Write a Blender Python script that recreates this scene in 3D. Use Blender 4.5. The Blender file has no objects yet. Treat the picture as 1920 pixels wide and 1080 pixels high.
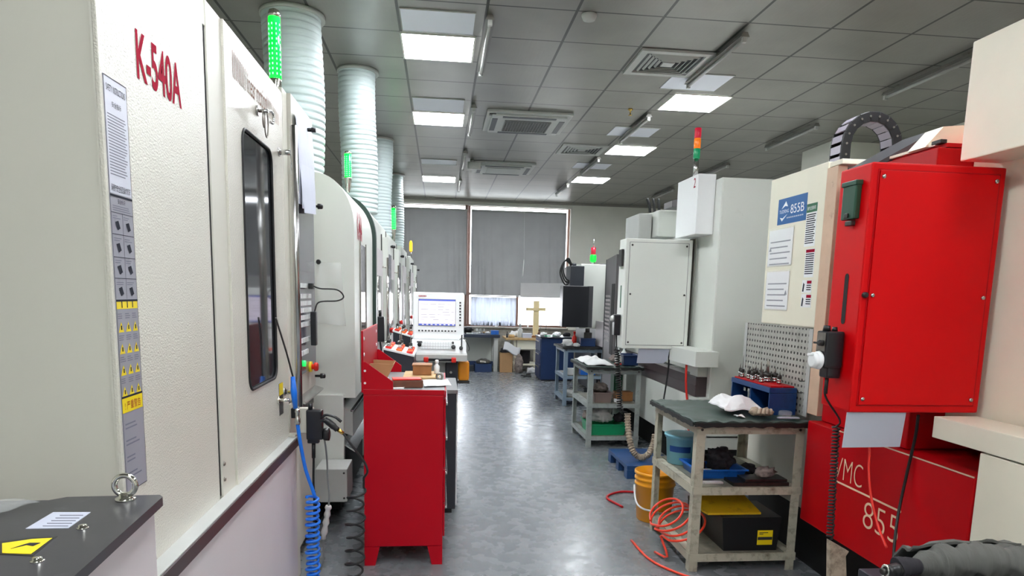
import bpy, bmesh, math, random
from mathutils import Vector, Matrix, noise
C = bpy.context.scene.collection
PI = math.pi
V = Vector
# ---------------------------------------------------------------- camera model (1920x1080)
FPX, PX, PY, EYE = 1277.0, 960.0, 733.0, 1.6
def _axes(pitch, yaw, roll):
    cy, sy, cp, sp = math.cos(yaw), math.sin(yaw), math.cos(pitch), math.sin(pitch)
    f = V((sy*cp, cy*cp, -sp)); r = V((cy, -sy, 0)); d = f.cross(r)
    cr, sr = math.cos(roll), math.sin(roll)
    return cr*r - sr*d, sr*r + cr*d, f
AR, AD, AF = _axes(math.radians(8.1), math.radians(6.19), math.radians(1.37))
def U(px, py, X=None, Y=None, Z=None):
    """the world point on the plane X=, Y= or Z= that a photograph pixel looks at"""
    d = AR*((px-PX)/FPX) + AD*((py-PY)/FPX) + AF
    i, v = (0, X) if X is not None else (1, Y) if Y is not None else (2, Z)
    o = V((0, 0, EYE))
    return o + d*((v-o[i])/d[i])
# ---------------------------------------------------------------- materials
def lin(c):
    c /= 255.0
    return c/12.92 if c <= .04045 else ((c+.055)/1.055)**2.4
def rgb(c): return (lin(c[0]), lin(c[1]), lin(c[2]), 1)
def mat(name, c, rough=.5, metal=0.0, spec=.5, var=0.0, vscale=6.0, bump=0.0, bscale=80.0, dirt=None, dscale=3.0, dlo=.55, dhi=.75,
        emit=0.0, ec=None, trans=0.0, alpha=1.0, coat=0.0, rvar=0.0):
    m = bpy.data.materials.new(name); m.use_nodes = True
    nt = m.node_tree; N, L = nt.nodes, nt.links
    b = N['Principled BSDF']
    b.inputs['Base Color'].default_value = rgb(c)
    b.inputs['Roughness'].default_value = rough
    b.inputs['Metallic'].default_value = metal
    b.inputs['Specular IOR Level'].default_value = spec
    b.inputs['Coat Weight'].default_value = coat
    b.inputs['Coat Roughness'].default_value = .1
    if emit:
        b.inputs['Emission Color'].default_value = rgb(ec or c); b.inputs['Emission Strength'].default_value = emit
    if trans: b.inputs['Transmission Weight'].default_value = trans
    if alpha < 1: b.inputs['Alpha'].default_value = alpha
    tc = N.new('ShaderNodeTexCoord')
    col = None
    if var or rvar:
        n = N.new('ShaderNodeTexNoise'); n.inputs['Scale'].default_value = vscale; n.inputs['Detail'].default_value = 5
        L.new(tc.outputs['Object'], n.inputs['Vector'])
        if var:
            r = N.new('ShaderNodeValToRGB'); k = var
            r.color_ramp.elements[0].position = .3; r.color_ramp.elements[1].position = .7
            a = rgb(c)
            r.color_ramp.elements[0].color = (a[0]*(1-k), a[1]*(1-k), a[2]*(1-k), 1)
            r.color_ramp.elements[1].color = (min(1, a[0]*(1+k)), min(1, a[1]*(1+k)), min(1, a[2]*(1+k)), 1)
            L.new(n.outputs['Fac'], r.inputs['Fac']); col = r.outputs['Color']
        if rvar:
            mr = N.new('ShaderNodeMapRange'); mr.inputs['To Min'].default_value = max(.02, rough-rvar); mr.inputs['To Max'].default_value = min(1, rough+rvar)
            mr.inputs['From Min'].default_value = .3; mr.inputs['From Max'].default_value = .7
            L.new(n.outputs['Fac'], mr.inputs['Value']); L.new(mr.outputs['Result'], b.inputs['Roughness'])
    if dirt:
        n = N.new('ShaderNodeTexNoise'); n.inputs['Scale'].default_value = dscale; n.inputs['Detail'].default_value = 9; n.inputs['Roughness'].default_value = .7
        L.new(tc.outputs['Object'], n.inputs['Vector'])
        r = N.new('ShaderNodeValToRGB'); r.color_ramp.elements[0].position = dlo; r.color_ramp.elements[1].position = dhi
        L.new(n.outputs['Fac'], r.inputs['Fac'])
        mx = N.new('ShaderNodeMix'); mx.data_type = 'RGBA'
        if col: L.new(col, mx.inputs[6])
        else: mx.inputs[6].default_value = rgb(c)
        mx.inputs[7].default_value = rgb(dirt)
        L.new(r.outputs['Color'], mx.inputs[0]); col = mx.outputs[2]
    if col: L.new(col, b.inputs['Base Color'])
    if bump:
        n = N.new('ShaderNodeTexNoise'); n.inputs['Scale'].default_value = bscale; n.inputs['Detail'].default_value = 3
        L.new(tc.outputs['Object'], n.inputs['Vector'])
        bp = N.new('ShaderNodeBump'); bp.inputs['Strength'].default_value = bump; bp.inputs['Distance'].default_value = .004
        L.new(n.outputs['Fac'], bp.inputs['Height']); L.new(bp.outputs['Normal'], b.inputs['Normal'])
    return m
M = {}
def mm(k, *a, **kw): M[k] = mat(k, *a, **kw)
mm('cream', (212, 209, 197), .12, bump=.55, bscale=165, var=.02, vscale=3)
mm('cream_smooth', (208, 206, 194), .4, var=.03, vscale=2)
mm('cream_warm', (232, 228, 208), .42, var=.03, vscale=4, dirt=(170, 150, 118), dscale=7, dlo=.68, dhi=.9)
mm('cream_pink', (208, 178, 152), .5, var=.08, vscale=8, dirt=(120, 90, 70), dscale=14, dlo=.6, dhi=.85)
mm('white_paint', (216, 219, 212), .4, var=.03, vscale=2, dirt=(165, 160, 145), dscale=3, dlo=.68, dhi=.9)
mm('lilac_white', (210, 202, 204), .42, var=.03, vscale=2)
mm('light_grey', (182, 184, 180), .45, var=.04)
mm('mid_grey', (120, 122, 122), .45, var=.06)
mm('dark_grey', (66, 66, 70), .42, var=.1)
mm('chain_plate', (176, 170, 184), .35)
mm('louver_grey', (104, 100, 102), .4, var=.06)
mm('slate', (40, 44, 52), .4, var=.1)
mm('charcoal_plate', (56, 56, 60), .3, var=.12, vscale=14, dirt=(88, 88, 92), dscale=10, dlo=.6, dhi=.8)
mm('ledge_trim', (72, 60, 62), .3, var=.1)
mm('black', (20, 20, 22), .4)
mm('black_satin', (26, 27, 32), .28)
mm('black_rubber', (14, 14, 15), .55)
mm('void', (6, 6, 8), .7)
mm('red', (206, 0, 8), .42, var=.02, vscale=2, spec=.2)
mm('red_dark', (178, 0, 12), .4, var=.04, vscale=3, spec=.22)
mm('red_cabinet', (176, 0, 24), .4, var=.03, vscale=3, spec=.2)
mm('red_bright', (220, 40, 30), .35)
mm('orange', (245, 110, 30), .35)
mm('orange_hose', (240, 68, 42), .35)
mm('yellow_pail', (236, 160, 20), .35, var=.05)
mm('amber_box', (238, 150, 22), .4)
mm('yellow', (240, 214, 20), .4)
mm('yellow_dirty', (206, 170, 24), .45, dirt=(110, 88, 30), dscale=16, dlo=.55, dhi=.8)
mm('blue', (16, 66, 130), .4, var=.1)
mm('blue_rack', (14, 58, 112), .38, dirt=(10, 28, 58), dscale=9, dlo=.55, dhi=.8)
mm('blue_top', (38, 46, 64), .45, var=.1)
mm('blue_cab', (26, 50, 92), .42, var=.1)
mm('blue_sign', (28, 96, 160), .35)
mm('blue_pallet', (24, 66, 118), .45, dirt=(14, 34, 60), dscale=8, dlo=.5, dhi=.8)
mm('blue_tray', (26, 100, 190), .4, dirt=(16, 50, 96), dscale=10, dlo=.55, dhi=.8)
mm('blue_hose', (20, 112, 220), .3)
mm('blue_pail', (122, 184, 200), .4, var=.06)
mm('green_box', (28, 70, 52), .35)
mm('green_rim', (22, 48, 40), .35)
mm('green_crate', (22, 150, 98), .42, dirt=(20, 80, 58), dscale=10, dlo=.55, dhi=.8)
mm('green_label', (40, 104, 72), .45)
mm('green_mat', (56, 72, 66), .42, bump=.3, bscale=30, dirt=(26, 32, 30), dscale=9, dlo=.5, dhi=.75)
mm('mat_edge', (24, 26, 26), .55, bump=.4, bscale=40)
mm('bench_paint', (182, 179, 160), .5, dirt=(96, 86, 66), dscale=14, dlo=.5, dhi=.76)
mm('bench_grey', (150, 156, 152), .5, dirt=(84, 84, 78), dscale=10, dlo=.5, dhi=.8)
mm('bench_blue', (132, 150, 166), .5, dirt=(82, 88, 90), dscale=10, dlo=.55, dhi=.8)
mm('shelf_dirty', (128, 128, 112), .5, dirt=(58, 60, 54), dscale=8, dlo=.4, dhi=.75)
mm('steel', (190, 190, 188), .22, metal=1)
mm('chrome', (225, 224, 215), .1, metal=1)
mm('steel_dull', (140, 136, 128), .38, metal=.9, var=.15, vscale=20)
mm('dark_steel', (72, 70, 68), .35, metal=.8, var=.2, vscale=30)
mm('brass', (206, 170, 88), .25, metal=1)
mm('glass_dark', (42, 44, 48), .07, spec=.8, var=.1)
mm('screen_grey', (92, 92, 104), .15)
mm('key_white', (214, 216, 216), .45)
mm('white', (236, 238, 238), .45)
mm('paper', (244, 244, 246), .6, bump=.1, bscale=18)
mm('paper_grey', (190, 194, 208), .55, bump=.6, bscale=9)
mm('plastic_clear', (240, 243, 242), .12, alpha=.16, bump=.4, bscale=22)
mm('sleeve', (226, 228, 230), .18, bump=.5, bscale=14)
mm('duct', (206, 220, 220), .45, bump=.15, bscale=60)
mm('ink', (52, 54, 62), .8, spec=.05)
mm('ink_soft', (126, 128, 140), .8, spec=.05)
mm('ink_red', (158, 30, 54), .8, spec=.05)
mm('ink_brown', (136, 104, 90), .8, spec=.05)
mm('ink_white', (246, 246, 246), .5)
mm('ink_tan', (232, 196, 164), .5)
mm('silver_label', (150, 150, 160), .35, var=.05)
mm('placard_white', (204, 206, 218), .3)
mm('cardboard', (172, 134, 92), .7, var=.08)
mm('wood', (154, 104, 60), .55, var=.2, vscale=12)
mm('wood_dark', (98, 56, 38), .5, var=.25, vscale=18)
mm('wood_pale', (232, 214, 164), .6, var=.08)
mm('wood_light', (190, 158, 108), .6, var=.15, vscale=10)
mm('cloth_grey', (92, 92, 88), .85, bump=.5, bscale=40, var=.1)
mm('cloth_dark', (38, 36, 42), .85, bump=.5, bscale=30, var=.2)
mm('cloth_white', (220, 220, 220), .8, bump=.4, bscale=24, var=.05)
mm('glove', (176, 160, 140), .85, bump=.5, bscale=60, dirt=(84, 76, 68), dscale=20, dlo=.45, dhi=.75)
mm('rag', (140, 128, 122), .85, bump=.4, bscale=30, dirt=(60, 50, 48), dscale=14, dlo=.45, dhi=.7)
mm('bag', (196, 192, 188), .3, bump=.5, bscale=18, var=.08)
mm('blind', (120, 120, 120), .8, var=.04, vscale=4)
mm('blind_pale', (166, 166, 168), .7, var=.03)
mm('frame_brown', (118, 88, 76), .5)
mm('frame_white', (226, 224, 216), .5)
mm('wall', (232, 232, 222), .7, var=.04, vscale=2)
mm('wall_dirty', (150, 146, 138), .75, dirt=(98, 94, 86), dscale=4, dlo=.45, dhi=.7)
mm('alu', (152, 150, 144), .3, metal=.6)
mm('vent_white', (186, 188, 184), .45)
mm('lamp_body', (128, 126, 120), .4)
mm('tube_white', (168, 168, 164), .3)
mm('unlit', (232, 234, 244), .5)
mm('lens_clear', (206, 226, 214), .12, spec=.6)
mm('led_green', (10, 190, 60), .3, emit=.35, ec=(0, 255, 50))
mm('led_green_dim', (60, 220, 120), .25, emit=.3, ec=(20, 235, 90))
mm('led_dot', (160, 255, 190), .3, emit=1.2, ec=(110, 255, 160))
mm('lamp_red', (200, 34, 60), .25, emit=.12)
mm('lamp_amber', (232, 120, 30), .25, emit=.15)
mm('lamp_green', (22, 140, 90), .25, emit=.12)
mm('lamp_yellow_lit', (255, 190, 40), .25, emit=.5)
mm('panel_lit', (255, 255, 255), .5, emit=16, ec=(246, 250, 255))
mm('screen_lit', (214, 204, 226), .3, emit=.22, ec=(244, 232, 246))
mm('screen_blue', (60, 80, 180), .3, emit=.1, ec=(84, 104, 210))
mm('mauve', (128, 110, 104), .5, var=.1)
# ---------------------------------------------------------------- mesh builder
FR = {}          # object -> translation of its frame inside its root's frame
class MB:
    def __init__(self): self.b = bmesh.new()
    def _faces(self, fs, smooth):
        if smooth:
            for f in fs: f.smooth = True
    def box(self, x0, x1, y0, y1, z0, z1, bev=0.0, seg=2):
        x0, x1 = sorted((x0, x1)); y0, y1 = sorted((y0, y1)); z0, z1 = sorted((z0, z1))
        mt = Matrix.Translation(((x0+x1)/2, (y0+y1)/2, (z0+z1)/2)) @ Matrix.Diagonal((max(x1-x0, 1e-5), max(y1-y0, 1e-5), max(z1-z0, 1e-5), 1))
        r = bmesh.ops.create_cube(self.b, size=1, matrix=mt)
        if bev:
            es = list({e for v in r['verts'] for e in v.link_edges})
            bmesh.ops.bevel(self.b, geom=es, offset=min(bev, (x1-x0)*.45, (y1-y0)*.45, (z1-z0)*.45), segments=seg, affect='EDGES', profile=.6)
        return self
    def obox(self, c, ex, ey, ez, bev=0.0):
        """an oriented box: centre and the three half-extent vectors"""
        c, ex, ey, ez = V(c), V(ex), V(ey), V(ez)
        mt = Matrix.Translation(c) @ Matrix((ex*2, ey*2, ez*2)).transposed().to_4x4()
        r = bmesh.ops.create_cube(self.b, size=1, matrix=mt)
        if bev:
            es = list({e for v in r['verts'] for e in v.link_edges})
            bmesh.ops.bevel(self.b, geom=es, offset=bev, segments=2, affect='EDGES', profile=.6)
        return self
    def rings(self, rings, caps=True, smooth=True, close=False):
        vs = [[self.b.verts.new(p) for p in r] for r in rings]
        n = len(vs[0]); fs = []
        k = len(vs) if close else len(vs)-1
        for i in range(k):
            a, c = vs[i], vs[(i+1) % len(vs)]
            for j in range(n):
                fs.append(self.b.faces.new((a[j], a[(j+1) % n], c[(j+1) % n], c[j])))
        self._faces(fs, smooth)
        if caps and not close:
            self.b.faces.new(list(reversed(vs[0]))); self.b.faces.new(vs[-1])
        return self
    def sweep(self, pts, rad, seg=8, caps=True, close=False):
        pts = [V(p) for p in pts]; n = len(pts)
        rr = rad if isinstance(rad, (list, tuple)) else [rad]*n
        out = []; nrm = None
        for i, p in enumerate(pts):
            if close: t = pts[(i+1) % n]-pts[i-1]
            else: t = pts[min(i+1, n-1)]-pts[max(i-1, 0)]
            t = t.normalized() if t.length > 1e-9 else V((0, 0, 1))
            if nrm is None:
                nrm = t.orthogonal().normalized()
            nrm = nrm - t*nrm.dot(t)
            nrm = nrm.normalized() if nrm.length > 1e-6 else t.orthogonal().normalized()
            bi = t.cross(nrm)
            out.append([p + (nrm*math.cos(a)+bi*math.sin(a))*rr[i] for a in [2*PI*j/seg for j in range(seg)]])
        return self.rings(out, caps, True, close)
    def cyl(self, p0, p1, r0, r1=None, seg=20, smooth=True):
        p0, p1 = V(p0), V(p1); r1 = r0 if r1 is None else r1
        t = (p1-p0).normalized(); n = t.orthogonal().normalized(); bi = t.cross(n)
        f = lambda p, r: [p+(n*math.cos(2*PI*j/seg)+bi*math.sin(2*PI*j/seg))*r for j in range(seg)]
        return self.rings([f(p0, r0), f(p1, r1)], True, smooth)
    def lathe(self, c, prof, seg=24, axis=(0, 0, 1), smooth=True):
        """prof: (radius, distance along the axis) from the bottom up"""
        c, t = V(c), V(axis).normalized(); n = t.orthogonal().normalized(); bi = t.cross(n)
        return self.rings([[c+t*h+(n*math.cos(2*PI*j/seg)+bi*math.sin(2*PI*j/seg))*max(r, 1e-4) for j in range(seg)] for r, h in prof], True, smooth)
    def prism(self, poly, d, smooth=False):
        """poly: 3-D points of a planar outline; d: the extrusion vector"""
        d = V(d); a = [self.b.verts.new(V(p)) for p in poly]; c = [self.b.verts.new(V(p)+d) for p in poly]
        n = len(a); self.b.faces.new(a); self.b.faces.new(list(reversed(c)))
        fs = [self.b.faces.new((a[j], c[j], c[(j+1) % n], a[(j+1) % n])) for j in range(n)]
        self._faces(fs, smooth)
        return self
    def quad(self, *ps):
        self.b.faces.new([self.b.verts.new(V(p)) for p in ps]); return self
    def blob(self, c, s, seed=0, amp=.25, fr=2.0, sub=3, flat=None):
        c, s = V(c), V(s); off = V((seed*7.31, seed*3.17, seed*1.7))
        r = bmesh.ops.create_icosphere(self.b, subdivisions=sub, radius=1)
        for v in r['verts']:
            p = v.co.copy()
            k = 1 + amp*noise.fractal(p*fr+off, .8, 2.0, 4) + amp*.5*abs(noise.noise(p*fr*2.3+off))
            q = V((p.x*s.x, p.y*s.y, p.z*s.z))*k + c
            if flat is not None and q.z < flat: q.z = flat + (q.z-flat)*.02
            v.co = q
        for f in {f for v in r['verts'] for f in v.link_faces}: f.smooth = True
        return self
    def sheet(self, fn, nu=14, nv=10, th=.004, smooth=True):
        """a thin closed slab from fn(u, v) -> point, thickened downward"""
        top = [[self.b.verts.new(V(fn(i/nu, j/nv))) for j in range(nv+1)] for i in range(nu+1)]
        bot = [[self.b.verts.new(t.co - V((0, 0, th))) for t in row] for row in top]
        fs = []
        for i in range(nu):
            for j in range(nv):
                fs.append(self.b.faces.new((top[i][j], top[i+1][j], top[i+1][j+1], top[i][j+1])))
                fs.append(self.b.faces.new((bot[i][j], bot[i][j+1], bot[i+1][j+1], bot[i+1][j])))
        for i in range(nu):
            self.b.faces.new((top[i][0], bot[i][0], bot[i+1][0], top[i+1][0])); self.b.faces.new((top[i][nv], top[i+1][nv], bot[i+1][nv], bot[i][nv]))
        for j in range(nv):
            self.b.faces.new((top[0][j], top[0][j+1], bot[0][j+1], bot[0][j])); self.b.faces.new((top[nu][j], bot[nu][j], bot[nu][j+1], top[nu][j+1]))
        self._faces(fs, smooth)
        return self
    def build(self, name, m, parent=None, tagv=None, shade=False):
        b = self.b
        bmesh.ops.recalc_face_normals(b, faces=b.faces)
        co = [v.co for v in b.verts]
        lo = V((min(c.x for c in co), min(c.y for c in co), min(c.z for c in co))); hi = V((max(c.x for c in co), max(c.y for c in co), max(c.z for c in co)))
        loc = V(((lo.x+hi.x)/2, (lo.y+hi.y)/2, lo.z))
        for v in b.verts: v.co -= loc
        me = bpy.data.meshes.new(name); b.to_mesh(me); b.free()
        me.materials.append(M[m] if isinstance(m, str) else m)
        o = bpy.data.objects.new(name, me); C.objects.link(o)
        place(o, loc, parent)
        if tagv: tag(o, *tagv)
        return o
def place(o, loc, parent):
    o.location = loc; FR[o.name] = V(loc)
    if parent is not None:
        o.parent = parent; o.matrix_parent_inverse = Matrix.Translation(-FR[parent.name])
def tag(o, label, cat, group=None, kind=None):
    if label: o['label'] = label
    if cat: o['category'] = cat
    if group: o['group'] = group
    if kind: o['kind'] = kind
    return o
def thing(name, label, cat, loc=(0, 0, 0), group=None, rotz=None, rot=None):
    """an Empty at the thing's base; with rotz or rot its parts are built in its own axes"""
    o = bpy.data.objects.new(name, None); C.objects.link(o); o.empty_display_size = .1
    o.location = loc
    if rotz is not None or rot is not None:
        o.rotation_euler = rot or (0, 0, rotz); FR[o.name] = V((0, 0, 0))
    else: FR[o.name] = V(loc)
    tag(o, label, cat, group)
    return o
def struct(o): o['kind'] = 'structure'; return o
def sub(parent, name, m, fn, label=None):
    b = MB(); fn(b); o = b.build(name, m, parent)
    if label: o['label'] = label
    return o
def single(name, m, fn, label, cat, group=None):
    b = MB(); fn(b); return tag(b.build(name, m), label, cat, group)
def dup(root, loc, label=None, rotz=None):
    """a copy of a thing with copies of its parts and sub-parts (meshes shared)"""
    r = root.copy(); C.objects.link(r); r.location = loc
    if rotz is not None: r.rotation_euler = (0, 0, rotz)
    if label: r['label'] = label
    for ch in list(root.children):
        c = ch.copy(); C.objects.link(c); c.parent = r
        for g in list(ch.children):
            d = g.copy(); C.objects.link(d); d.parent = c
    return r
def text(s, w, h, org, right, up, m, name, parent, off=.0012, bold=0.0):
    """flat lettering of width w and height h lying on the plane through org"""
    cu = bpy.data.curves.new('lettering', 'FONT'); cu.body = s; cu.size = 1; cu.offset = bold
    o = bpy.data.objects.new('lettering', cu); C.objects.link(o)
    dg = bpy.context.evaluated_depsgraph_get(); dg.update()
    me = bpy.data.meshes.new_from_object(o.evaluated_get(dg))
    bpy.data.objects.remove(o); bpy.data.curves.remove(cu)
    xs = [v.co.x for v in me.vertices]; ys = [v.co.y for v in me.vertices]
    right, up, org = V(right).normalized(), V(up).normalized(), V(org); n = right.cross(up)
    sx, sy = w/(max(xs)-min(xs)), h/(max(ys)-min(ys))
    b = MB(); vs = [b.b.verts.new(org + right*((v.co.x-min(xs))*sx) + up*((v.co.y-min(ys))*sy) + n*off) for v in me.vertices]
    for p in me.polygons:
        try: b.b.faces.new([vs[i] for i in p.vertices])
        except ValueError: pass
    bpy.data.meshes.remove(me)
    return b.build(name, m, parent)
class Plane2:
    """prints on a flat panel: u to the right, v up, in metres from the lower near corner"""
    def __init__(self, org, right, up): self.o, self.r, self.u = V(org), V(right).normalized(), V(up).normalized(); self.n = self.r.cross(self.u)
    def p(self, u, v, off=0.0): return self.o+self.r*u+self.u*v+self.n*off
    def rect(self, b, u0, u1, v0, v1, off=.001): b.quad(self.p(u0, v0, off), self.p(u1, v0, off), self.p(u1, v1, off), self.p(u0, v1, off))
    def slab(self, b, u0, u1, v0, v1, th=.001):
        b.prism([self.p(u0, v0), self.p(u1, v0), self.p(u1, v1), self.p(u0, v1)], self.n*th)
    def tri(self, b, u, v, s, off=.0016): b.quad(self.p(u-s*.5, v, off), self.p(u+s*.5, v, off), self.p(u, v+s*.87, off))
def each(parent, name, m, items, fn):
    """one part of its own for every item"""
    for it in items: sub(parent, name, m, lambda b: fn(b, it))
def arc(c, r, a0, a1, n, ax, ay):
    c, ax, ay = V(c), V(ax), V(ay)
    return [c+ax*(r*math.cos(a0+(a1-a0)*i/n))+ay*(r*math.sin(a0+(a1-a0)*i/n)) for i in range(n+1)]
def smooth_path(pts, n=10):
    """Catmull-Rom through the points"""
    P = [V(p) for p in pts]; P = [P[0]*2-P[1]]+P+[P[-1]*2-P[-2]]; out = []
    for i in range(1, len(P)-2):
        a, b, c, d = P[i-1], P[i], P[i+1], P[i+2]
        for k in range(n):
            t = k/n
            out.append(.5*((2*b)+(c-a)*t+(2*a-5*b+4*c-d)*t*t+(3*b-a-3*c+d)*t**3))
    out.append(P[-2]); return out
def helix(p0, p1, r, turns, per=14, wob=.0, seed=1):
    p0, p1 = V(p0), V(p1); t = (p1-p0).normalized(); n = t.orthogonal().normalized(); bi = t.cross(n); k = int(turns*per); rnd = random.Random(seed); out = []
    for i in range(k+1):
        f = i/k; a = 2*PI*turns*f
        rr = r*(1+wob*math.sin(a*.37+seed))
        out.append(p0.lerp(p1, f)+(n*math.cos(a)+bi*math.sin(a))*rr)
    return out
def ngon(c, ax, ay, r, n=6): return [V(c)+V(ax)*(r*math.cos(2*PI*i/n))+V(ay)*(r*math.sin(2*PI*i/n)) for i in range(n)]
# ================================================================ the room
XL, XR, YF, YB, ZC = -3.4, 5.75, -2.6, 15.1, 3.6
def floor_mat():
    m = bpy.data.materials.new('floor_epoxy'); m.use_nodes = True; N, L = m.node_tree.nodes, m.node_tree.links
    b = N['Principled BSDF']; tc = N.new('ShaderNodeTexCoord')
    n1 = N.new('ShaderNodeTexNoise'); n1.inputs['Scale'].default_value = 1.1; n1.inputs['Detail'].default_value = 9; n1.inputs['Roughness'].default_value = .65
    n2 = N.new('ShaderNodeTexNoise'); n2.inputs['Scale'].default_value = 9; n2.inputs['Detail'].default_value = 6
    L.new(tc.outputs['Object'], n1.inputs['Vector']); L.new(tc.outputs['Object'], n2.inputs['Vector'])
    r = N.new('ShaderNodeValToRGB'); e = r.color_ramp.elements
    e[0].position = .3; e[0].color = rgb((110, 115, 118)); e[1].position = .7; e[1].color = rgb((122, 126, 128))
    L.new(n1.outputs['Fac'], r.inputs['Fac'])
    r2 = N.new('ShaderNodeValToRGB'); r2.color_ramp.elements[0].position = .58; r2.color_ramp.elements[1].position = .72
    L.new(n2.outputs['Fac'], r2.inputs['Fac'])
    mx = N.new('ShaderNodeMix'); mx.data_type = 'RGBA'; mx.inputs[7].default_value = rgb((146, 146, 142))
    sc = N.new('ShaderNodeMath'); sc.operation = 'MULTIPLY'; sc.inputs[1].default_value = .07
    L.new(r2.outputs['Color'], sc.inputs[0]); L.new(sc.outputs[0], mx.inputs[0]); L.new(r.outputs['Color'], mx.inputs[6])
    L.new(mx.outputs[2], b.inputs['Base Color'])
    mr = N.new('ShaderNodeMapRange'); mr.inputs['From Min'].default_value = .3; mr.inputs['From Max'].default_value = .7; mr.inputs['To Min'].default_value = .2; mr.inputs['To Max'].default_value = .34
    L.new(n2.outputs['Fac'], mr.inputs['Value']); L.new(mr.outputs['Result'], b.inputs['Roughness'])
    bp = N.new('ShaderNodeBump'); bp.inputs['Strength'].default_value = .22; bp.inputs['Distance'].default_value = .006
    n3 = N.new('ShaderNodeTexNoise'); n3.inputs['Scale'].default_value = 16; n3.inputs['Detail'].default_value = 4; L.new(tc.outputs['Object'], n3.inputs['Vector'])
    L.new(n3.outputs['Fac'], bp.inputs['Height']); L.new(bp.outputs['Normal'], b.inputs['Normal'])
    b.inputs['Specular IOR Level'].default_value = .6
    return m
def ceiling_mat():
    """brushed clip-in panels 0.637 x 0.605 m with a dark joint"""
    m = bpy.data.materials.new('ceiling_panels'); m.use_nodes = True; N, L = m.node_tree.nodes, m.node_tree.links
    b = N['Principled BSDF']; tc = N.new('ShaderNodeTexCoord'); sp = N.new('ShaderNodeSeparateXYZ'); L.new(tc.outputs['Object'], sp.inputs[0])
    def mth(op, a, v=None):
        n = N.new('ShaderNodeMath'); n.operation = op
        (L.new(a, n.inputs[0]) if hasattr(a, 'node') else n.inputs.__getitem__(0).__setattr__('default_value', a))
        if v is not None:
            (L.new(v, n.inputs[1]) if hasattr(v, 'node') else n.inputs.__getitem__(1).__setattr__('default_value', v))
        return n.outputs[0]
    cx = (XL+XR)/2; cy = (YF+YB)/2
    def joint(co, org, pitch, half):
        f = mth('FRACT', mth('MULTIPLY', mth('SUBTRACT', co, org), 1/pitch))
        d = mth('ABSOLUTE', mth('SUBTRACT', f, .5))
        return mth('GREATER_THAN', d, .5-half/pitch)
    jx = joint(sp.outputs['X'], -.32-cx-.637*20, .637, .0105); jy = joint(sp.outputs['Y'], 5.70-cy-.605*40, .605, .0085)
    j = mth('MAXIMUM', jx, jy)
    n = N.new('ShaderNodeTexNoise'); n.inputs['Scale'].default_value = 1.6; n.inputs['Detail'].default_value = 6; L.new(tc.outputs['Object'], n.inputs['Vector'])
    r = N.new('ShaderNodeValToRGB'); r.color_ramp.elements[0].position = .3; r.color_ramp.elements[1].position = .7
    r.color_ramp.elements[0].color = rgb((132, 130, 124)); r.color_ramp.elements[1].color = rgb((148, 146, 139)); L.new(n.outputs['Fac'], r.inputs['Fac'])
    mx = N.new('ShaderNodeMix'); mx.data_type = 'RGBA'; mx.inputs[7].default_value = rgb((44, 43, 42))
    L.new(j, mx.inputs[0]); L.new(r.outputs['Color'], mx.inputs[6]); L.new(mx.outputs[2], b.inputs['Base Color'])
    b.inputs['Metallic'].default_value = .25; b.inputs['Roughness'].default_value = .34
    wv = N.new('ShaderNodeTexNoise'); wv.inputs['Scale'].default_value = 3; mp = N.new('ShaderNodeMapping'); mp.inputs['Scale'].default_value = (14, .6, 1)
    L.new(tc.outputs['Object'], mp.inputs['Vector']); L.new(mp.outputs['Vector'], wv.inputs['Vector'])
    bp = N.new('ShaderNodeBump'); bp.inputs['Strength'].default_value = .08; bp.inputs['Distance'].default_value = .01; L.new(wv.outputs['Fac'], bp.inputs['Height'])
    L.new(bp.outputs['Normal'], b.inputs['Normal'])
    return m
def S(name, m, fn): return struct(sub(None, name, m, fn))
S('floor', floor_mat(), lambda b: b.box(XL, XR, YF, YB+.2, -.12, 0))
S('ceiling', ceiling_mat(), lambda b: b.box(XL, XR, YF, YB, ZC, ZC+.1))
S('wall_left', 'wall', lambda b: b.box(XL-.2, XL, YF, YB+.2, -.12, ZC+.1))
S('wall_right', 'wall', lambda b: b.box(XR, XR+.2, YF, YB+.2, -.12, ZC+.1))
S('wall_front', 'wall', lambda b: b.box(XL, XR, YF-.2, YF, -.12, ZC+.1))
WX0, WX1, WZ0, WZ1 = -.82, 2.84, .87, 3.47
def wall_back(b):
    b.box(XL, WX0, YB, YB+.2, 0, ZC+.1); b.box(WX1, XR, YB, YB+.2, 0, ZC+.1)
    b.box(WX0, WX1, YB, YB+.2, WZ1, ZC+.1); b.box(WX0, WX1, YB, YB+.2, 0, WZ0)
S('wall_back', 'wall', wall_back)
S('trim_1', 'wall_dirty', lambda b: b.box(-.3, 3.4, YB-.012, YB-.002, .002, WZ0-.04))
S('trim_2', 'alu', lambda b: b.box(XL+.01, XR-.01, YB-.03, YB-.002, ZC-.05, ZC-.002))
S('column_1', 'wall', lambda b: b.box(4.88, 5.74, 8.45, 9.15, 0, ZC-.001))
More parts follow.
